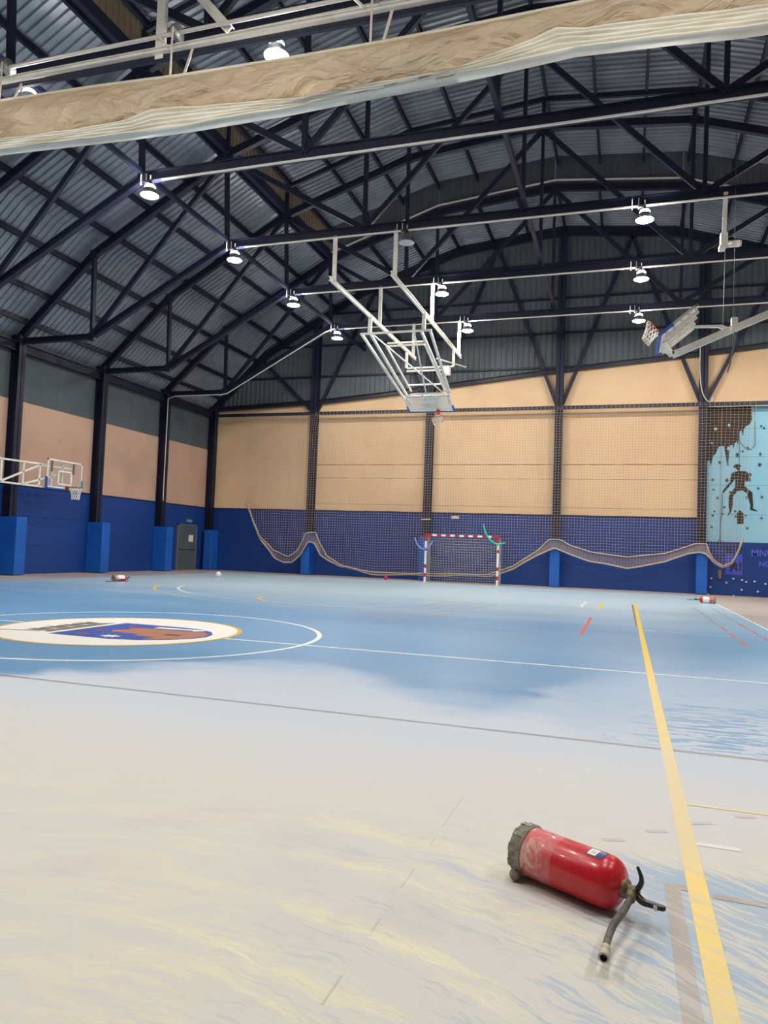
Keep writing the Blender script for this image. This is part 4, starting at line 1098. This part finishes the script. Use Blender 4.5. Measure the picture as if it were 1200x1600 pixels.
# winding gear
root = thing('curtain_winding_gear', 'white winding shaft and channel with pulleys above the rolled curtain', 'curtain rail', (-5, YC, 10.3)); o = (-5, YC, 10.3)
m = MB(); m.smooth = True; m.tube([(-15, YC, 10.36), (9, YC, 10.20)], .035, 10); m.build('winding_shaft', M['conduit'], root, off=o)
m = MB(); m.ibeam((-15, YC+.02, 10.15), (9, YC+.02, 9.86), .09, .09, .015); m.build('channel_beam', M['white'], root, off=o)
m = MB(); m.bar((-15, YC+.10, 10.04), (9, YC+.10, 9.80), .07, .10); m.build('back_channel', M['steel'], root, off=o)
for px in (-11.5, -7.72, -4.02, -.3, 3.4):
    zs = 10.36-.16*(px+15)/24
    m = MB(); m.smooth = True; m.tube([(px-.045, YC, zs), (px-.03, YC, zs), (px+.03, YC, zs), (px+.045, YC, zs)], [.15, .15, .15, .15], 20)
    m.build('pulley', M['grey'], root, off=o)
    m = MB(); m.bar((px+.02, YC-.16, zs), (px+.02, YC-.17, tz(px)-.12), .035, .012, (0, 1, 0)); m.bar((px+.30, YC+.05, 10.0), (px+.16, YC+.02, tz(px)), .05, .012, (0, 1, 0)); m.build('lifting_strap', M['strap'], root, off=o)
for px in (-11.9, -8.1, -4.4, -.7):
    zs = 10.36-.16*(px+15)/24
    m = MB(); m.bar((px, YC, zs), (px+.22, YC, zs-.24), .06, .04); m.build('shaft_bracket', M['conduit'], root, off=o)
m = MB(); m.bar((-8.13, YC+.1, 11.9), (-8.12, YC+.1, 9.95), .17, .09, (0, 1, 0)); m.build('channel_hanger', M['white'], root, off=o)
m = MB(); m.ibeam((-6.72, YC+.1, 10.24), (-9.0, YC+.1, 12.9), .12, .16, .02)
tag(m.build('diagonal_brace', M['white'], off=(-6.7, YC, 10.2)), 'white diagonal brace rising from the curtain channel out of the top of the picture', 'brace')

# ------------------------------------------------------------------ fire extinguishers
def make_ext():
    root = thing('fire_extinguisher', 'x', 'fire extinguisher', (0, 0, 0), 'fire extinguishers lying on the court')
    m = MB(); m.smooth = True
    m.lathe([(.0, .02), (.088, .02), (.0965, .035), (.0965, .375), (.0955, .392), (.091, .408), (.082, .424), (.066, .438), (.048, .446), (.036, .449), (.034, .458), (.0, .458)], 48)
    m.build('cylinder', M['extred'], root)
    m = MB(); m.smooth = True
    m.lathe([(.0, .01), (.080, .01), (.090, -.014), (.098, -.008), (.102, .015), (.101, .042), (.0975, .050), (.096, .048)], 40)
    m.smooth = False
    for j in range(10):
        a = 2*PI*j/10; m.bar((.099*math.cos(a), .099*math.sin(a), -.008), (.099*math.cos(a), .099*math.sin(a), .038), .030, .008, (math.cos(a), math.sin(a), 0))
    m.build('base_skirt', M['extbase'], root)
    m = MB(); m.smooth = True
    m.lathe([(.030, .45), (.036, .456), (.034, .468), (.022, .472), (.020, .490), (.024, .494), (.024, .508), (.0, .510)], 20)
    m.build('valve', M['brass'], root)
    return root
def orient(root, base, axis, roll_up):
    """local z -> axis, local x -> as near roll_up as possible"""
    z = Vector(axis).normalized(); x = Vector(roll_up); x = (x-z*x.dot(z)).normalized(); y = z.cross(x)
    Mx = Matrix((x, y, z)).transposed().to_4x4(); Mx.translation = Vector(base); root.matrix_world = Mx; return Mx
def wpart(name, fn, mt, root, Mx, **k):
    """part laid out in world coordinates, stored in the thing's own frame"""
    m = MB(); m.smooth = True; fn(m); inv = Mx.inverted(); m.v = [tuple(inv @ Vector(v)) for v in m.v]
    return m.build(name, mt, root, **k)
ex = make_ext()
e2 = copy_tree(ex); e3 = copy_tree(ex)
B = Vector((-.378, 3.185, .102)); A1 = Vector((.035, 2.955, .100)); ax = (A1-B).normalized()
Mx = orient(ex, B, ax, (0, 0, 1))
ex['label'] = 'large red fire extinguisher lying on the powder covered floor in the foreground'
H = B+ax*.500
def curve_strip(m, pts, ws, th, side):
    """tapering flat lever"""
    side = Vector(side).normalized(); pts = [Vector(p) for p in pts]; vs = []; fs = []
    for i, p in enumerate(pts):
        t = (pts[min(i+1, len(pts)-1)]-pts[max(i-1, 0)]).normalized(); nn = t.cross(side).normalized()
        for a, b in ((-1, -1), (1, -1), (1, 1), (-1, 1)): vs.append(p+side*ws[i]/2*a+nn*th[i]/2*b)
    for i in range(len(pts)-1):
        for j in range(4): a = i*4+j; b = i*4+(j+1) % 4; fs.append((a, b, b+4, a+4))
    L = (len(pts)-1)*4; fs += [(3, 2, 1, 0), (L, L+1, L+2, L+3)]; m.add(vs, fs)
sidev = Vector((0, 0, 1)).cross(ax).normalized()*-1
def lever1(m):
    p = bez([H+Vector((-.005, 0, -.005)), H+ax*.02+Vector((0, 0, .035)), H+ax*.022+Vector((.0, 0, .062)), H+ax*.006+Vector((0, 0, .096))], 6)
    n_ = len(p); curve_strip(m, p, [.022-.014*i/n_ for i in range(n_)], [.022-.014*i/n_ for i in range(n_)], sidev)
def lever2(m):
    p = bez([H+Vector((0, 0, -.005)), H+ax*.03+Vector((0, 0, -.022)), H+ax*.06+Vector((.01, 0, -.022)), H+ax*.108+Vector((.006, .0, -.018))], 6)
    n_ = len(p); curve_strip(m, p, [.024 if i < n_-2 else .016 for i in range(n_)], [.022-.008*i/n_ for i in range(n_)], sidev)
o1 = wpart('squeeze_lever', lever1, M['lever'], ex, Mx, bevel=.003)
o2 = wpart('carry_handle', lever2, M['lever'], ex, Mx, bevel=.004)
def band(m):
    q = H+ax*.070+Vector((.006, .0, -.0235)); m.smooth = False; m.bar(q, q+ax*.014, .0255, .0175, (0, 0, 1))
wpart('handle_label', band, M['conduit'], o2, Mx)
def hosef(m):
    s = H+ax*(-.012); hp = bez([s+Vector((-.005, -.01, .0)), s+Vector((-.008, -.05, -.006)), s+Vector((-.030, -.14, -.014)), s+Vector((-.062, -.24, -.022)), s+Vector((-.080, -.345, -.030)), s+Vector((-.088, -.43, -.036))], 8)
    m.tube(hp, [.0125]*len(hp), 12)
    hosef.end = hp[-1]; hosef.dir = (hp[-1]-hp[-3]).normalized(); hosef.start = hp[0]; hosef.sd = (hp[3]-hp[0]).normalized()
ho = wpart('hose', hosef, M['hose'], ex, Mx)
def ferr(m): m.tube([hosef.start-hosef.sd*.01, hosef.start+hosef.sd*.045], .0165, 12)
wpart('hose_ferrule', ferr, M['brass'], ho, Mx)
def noz(m):
    d_ = hosef.dir; s = hosef.end-d_*.05
    m.tube([s, s+d_*.025], .0155, 14); m.tube([s+d_*.025, s+d_*.03, s+d_*.055, s+d_*.06], [.0165, .0185, .0185, .0175], 16, caps=False)
    m.tube([s+d_*.06, s+d_*.0605, s+d_*.062], [.0175, .015, .012], 16, caps=False); m.tube([s+d_*.062, s+d_*.03], [.012, .012], 16, caps=False)
wpart('nozzle', noz, M['nozzle'], ho, Mx)
def nozd(m):
    d_ = hosef.dir; s = hosef.end+d_*.0; m.tube([s-d_*.005, s+d_*.004], .0125, 14); m.tube([s, s+d_*.007], .004, 8)
wpart('nozzle_bore', nozd, M['black'], ho, Mx)
# sticker plate and printing, on the upper side of the cylinder
def curved_plate(mb, z0, z1, a0, a1, r, n=8):
    vs = []; fs = []
    for i in range(n+1):
        a = math.radians(a0+(a1-a0)*i/n)
        for z in (z0, z1):
            vs += [((r)*math.cos(a), (r)*math.sin(a), z)]
    for i in range(n): fs.append((2*i, 2*i+2, 2*i+3, 2*i+1))
    mb.add(vs, fs)
def plates(root, specs):
    for nm, z0, z1, a0, a1, r, mt in specs:
        m = MB(); m.smooth = True; curved_plate(m, z0, z1, a0, a1, r); m.build(nm, mt, root)
# local x is up; local y = axis cross x points to the far side for positive angles
plates(ex, [('sticker_frame', .312, .384, -8, 24, .0975, M['labelframe']), ('sticker', .317, .352, -5, 21, .0982, M['label']), ('sticker', .352, .379, -5, 21, .0982, M['labelb'])])
for i, zz in enumerate((.328, .335, .342)):
    plates(ex, [('sticker_print', zz, zz+.0025, 1, 15, .0986, M['grey'])])
for i in range(3):
    plates(ex, [('printed_mark', .360, .374, -12-i*5, -15.4-i*5, .0975, M['ink'])])
def lug(m):
    b = B+Vector((-.02, -.02, 0))
    c = B-ax*.0+Vector((-.022, -.085, -.068)); m.sphere((c.x, c.y, c.z-.008), .024, 14, (1, 1, 1)); m.smooth = False; m.bar(c, B+ax*.02+Vector((-.02, -.06, -.02)), .02, .03)
wpart('base_lug', lug, M['extbase'], ex, Mx)
plates(ex, [])
# two more extinguishers far off on the court
def far_kit(root, hose_pts, wide_label):
    m = MB(); m.smooth = True; m.tube(bez(hose_pts, 6), .012, 8); m.build('hose', M['hose'], root)
    m = MB(); m.smooth = True; curved_plate(m, .12 if not wide_label else .17, .36, -100, 100, .0985, 20); m.build('wide_label', M['label'], root)
    m = MB(); curve_strip(m, [(0, 0, .50), (.03, 0, .54), (.05, 0, .61)], [.02, .02, .014], [.016, .014, .01], (0, 1, 0)); curve_strip(m, [(0, 0, .50), (.01, 0, .55), (-.01, 0, .61)], [.02, .02, .014], [.016, .014, .01], (0, 1, 0)); m.build('carry_handle', M['lever'], root)
far_kit(e2, [(-.02, 0, .49), (-.08, .03, .5), (-.09, .08, .3), (-.09, .12, .0), (-.09, .10, -.30)], False)
orient(e2, (-15.22, 19.45, .106), (.35, .93, 0), (0, 0, 1))
e2['label'] = 'small distant fire extinguisher with a dark base lying on the court at the far left'
far_kit(e3, [(-.02, 0, .49), (-.07, .02, .62), (-.09, .03, .75), (-.09, .02, .80)], True)
orient(e3, (2.70, 25.35, .106), (-1, .05, 0), (0, -1, .6))
e3['label'] = 'distant fire extinguisher with a wide white label lying by the right boundary line'

# ------------------------------------------------------------------ world, camera, view
w = bpy.data.worlds.new('world'); S.world = w; w.use_nodes = True
w.node_tree.nodes['Background'].inputs[0].default_value = (.02, .022, .03, 1); w.node_tree.nodes['Background'].inputs[1].default_value = 1

yaw, pitch, roll, f_px, hgt = .31713, .05031, .03702, 1154.74, 1.3229
F = Vector((-math.sin(yaw)*math.cos(pitch), math.cos(yaw)*math.cos(pitch), math.sin(pitch)))
Rt = Vector((math.cos(yaw), math.sin(yaw), 0)); Up = Rt.cross(F)
R2 = Rt*math.cos(roll)+Up*math.sin(roll); U2 = -Rt*math.sin(roll)+Up*math.cos(roll)
cam = bpy.data.cameras.new('camera'); co = bpy.data.objects.new('camera', cam); COL.objects.link(co)
Mc = Matrix((R2, U2, -F)).transposed().to_4x4(); Mc.translation = (0, 0, hgt); co.matrix_world = Mc
cam.sensor_fit = 'VERTICAL'; cam.sensor_height = 36; cam.lens = 36*f_px/1600; cam.clip_start = .05; cam.clip_end = 200
S.camera = co
S.view_settings.view_transform = 'Standard'; S.view_settings.look = 'None'; S.view_settings.gamma = 1
S.view_settings.exposure = 1.12
S.view_settings.use_curve_mapping = False
S.cycles.max_bounces = 8; S.cycles.diffuse_bounces = 4; S.cycles.glossy_bounces = 3
S.cycles.sample_clamp_indirect = 6
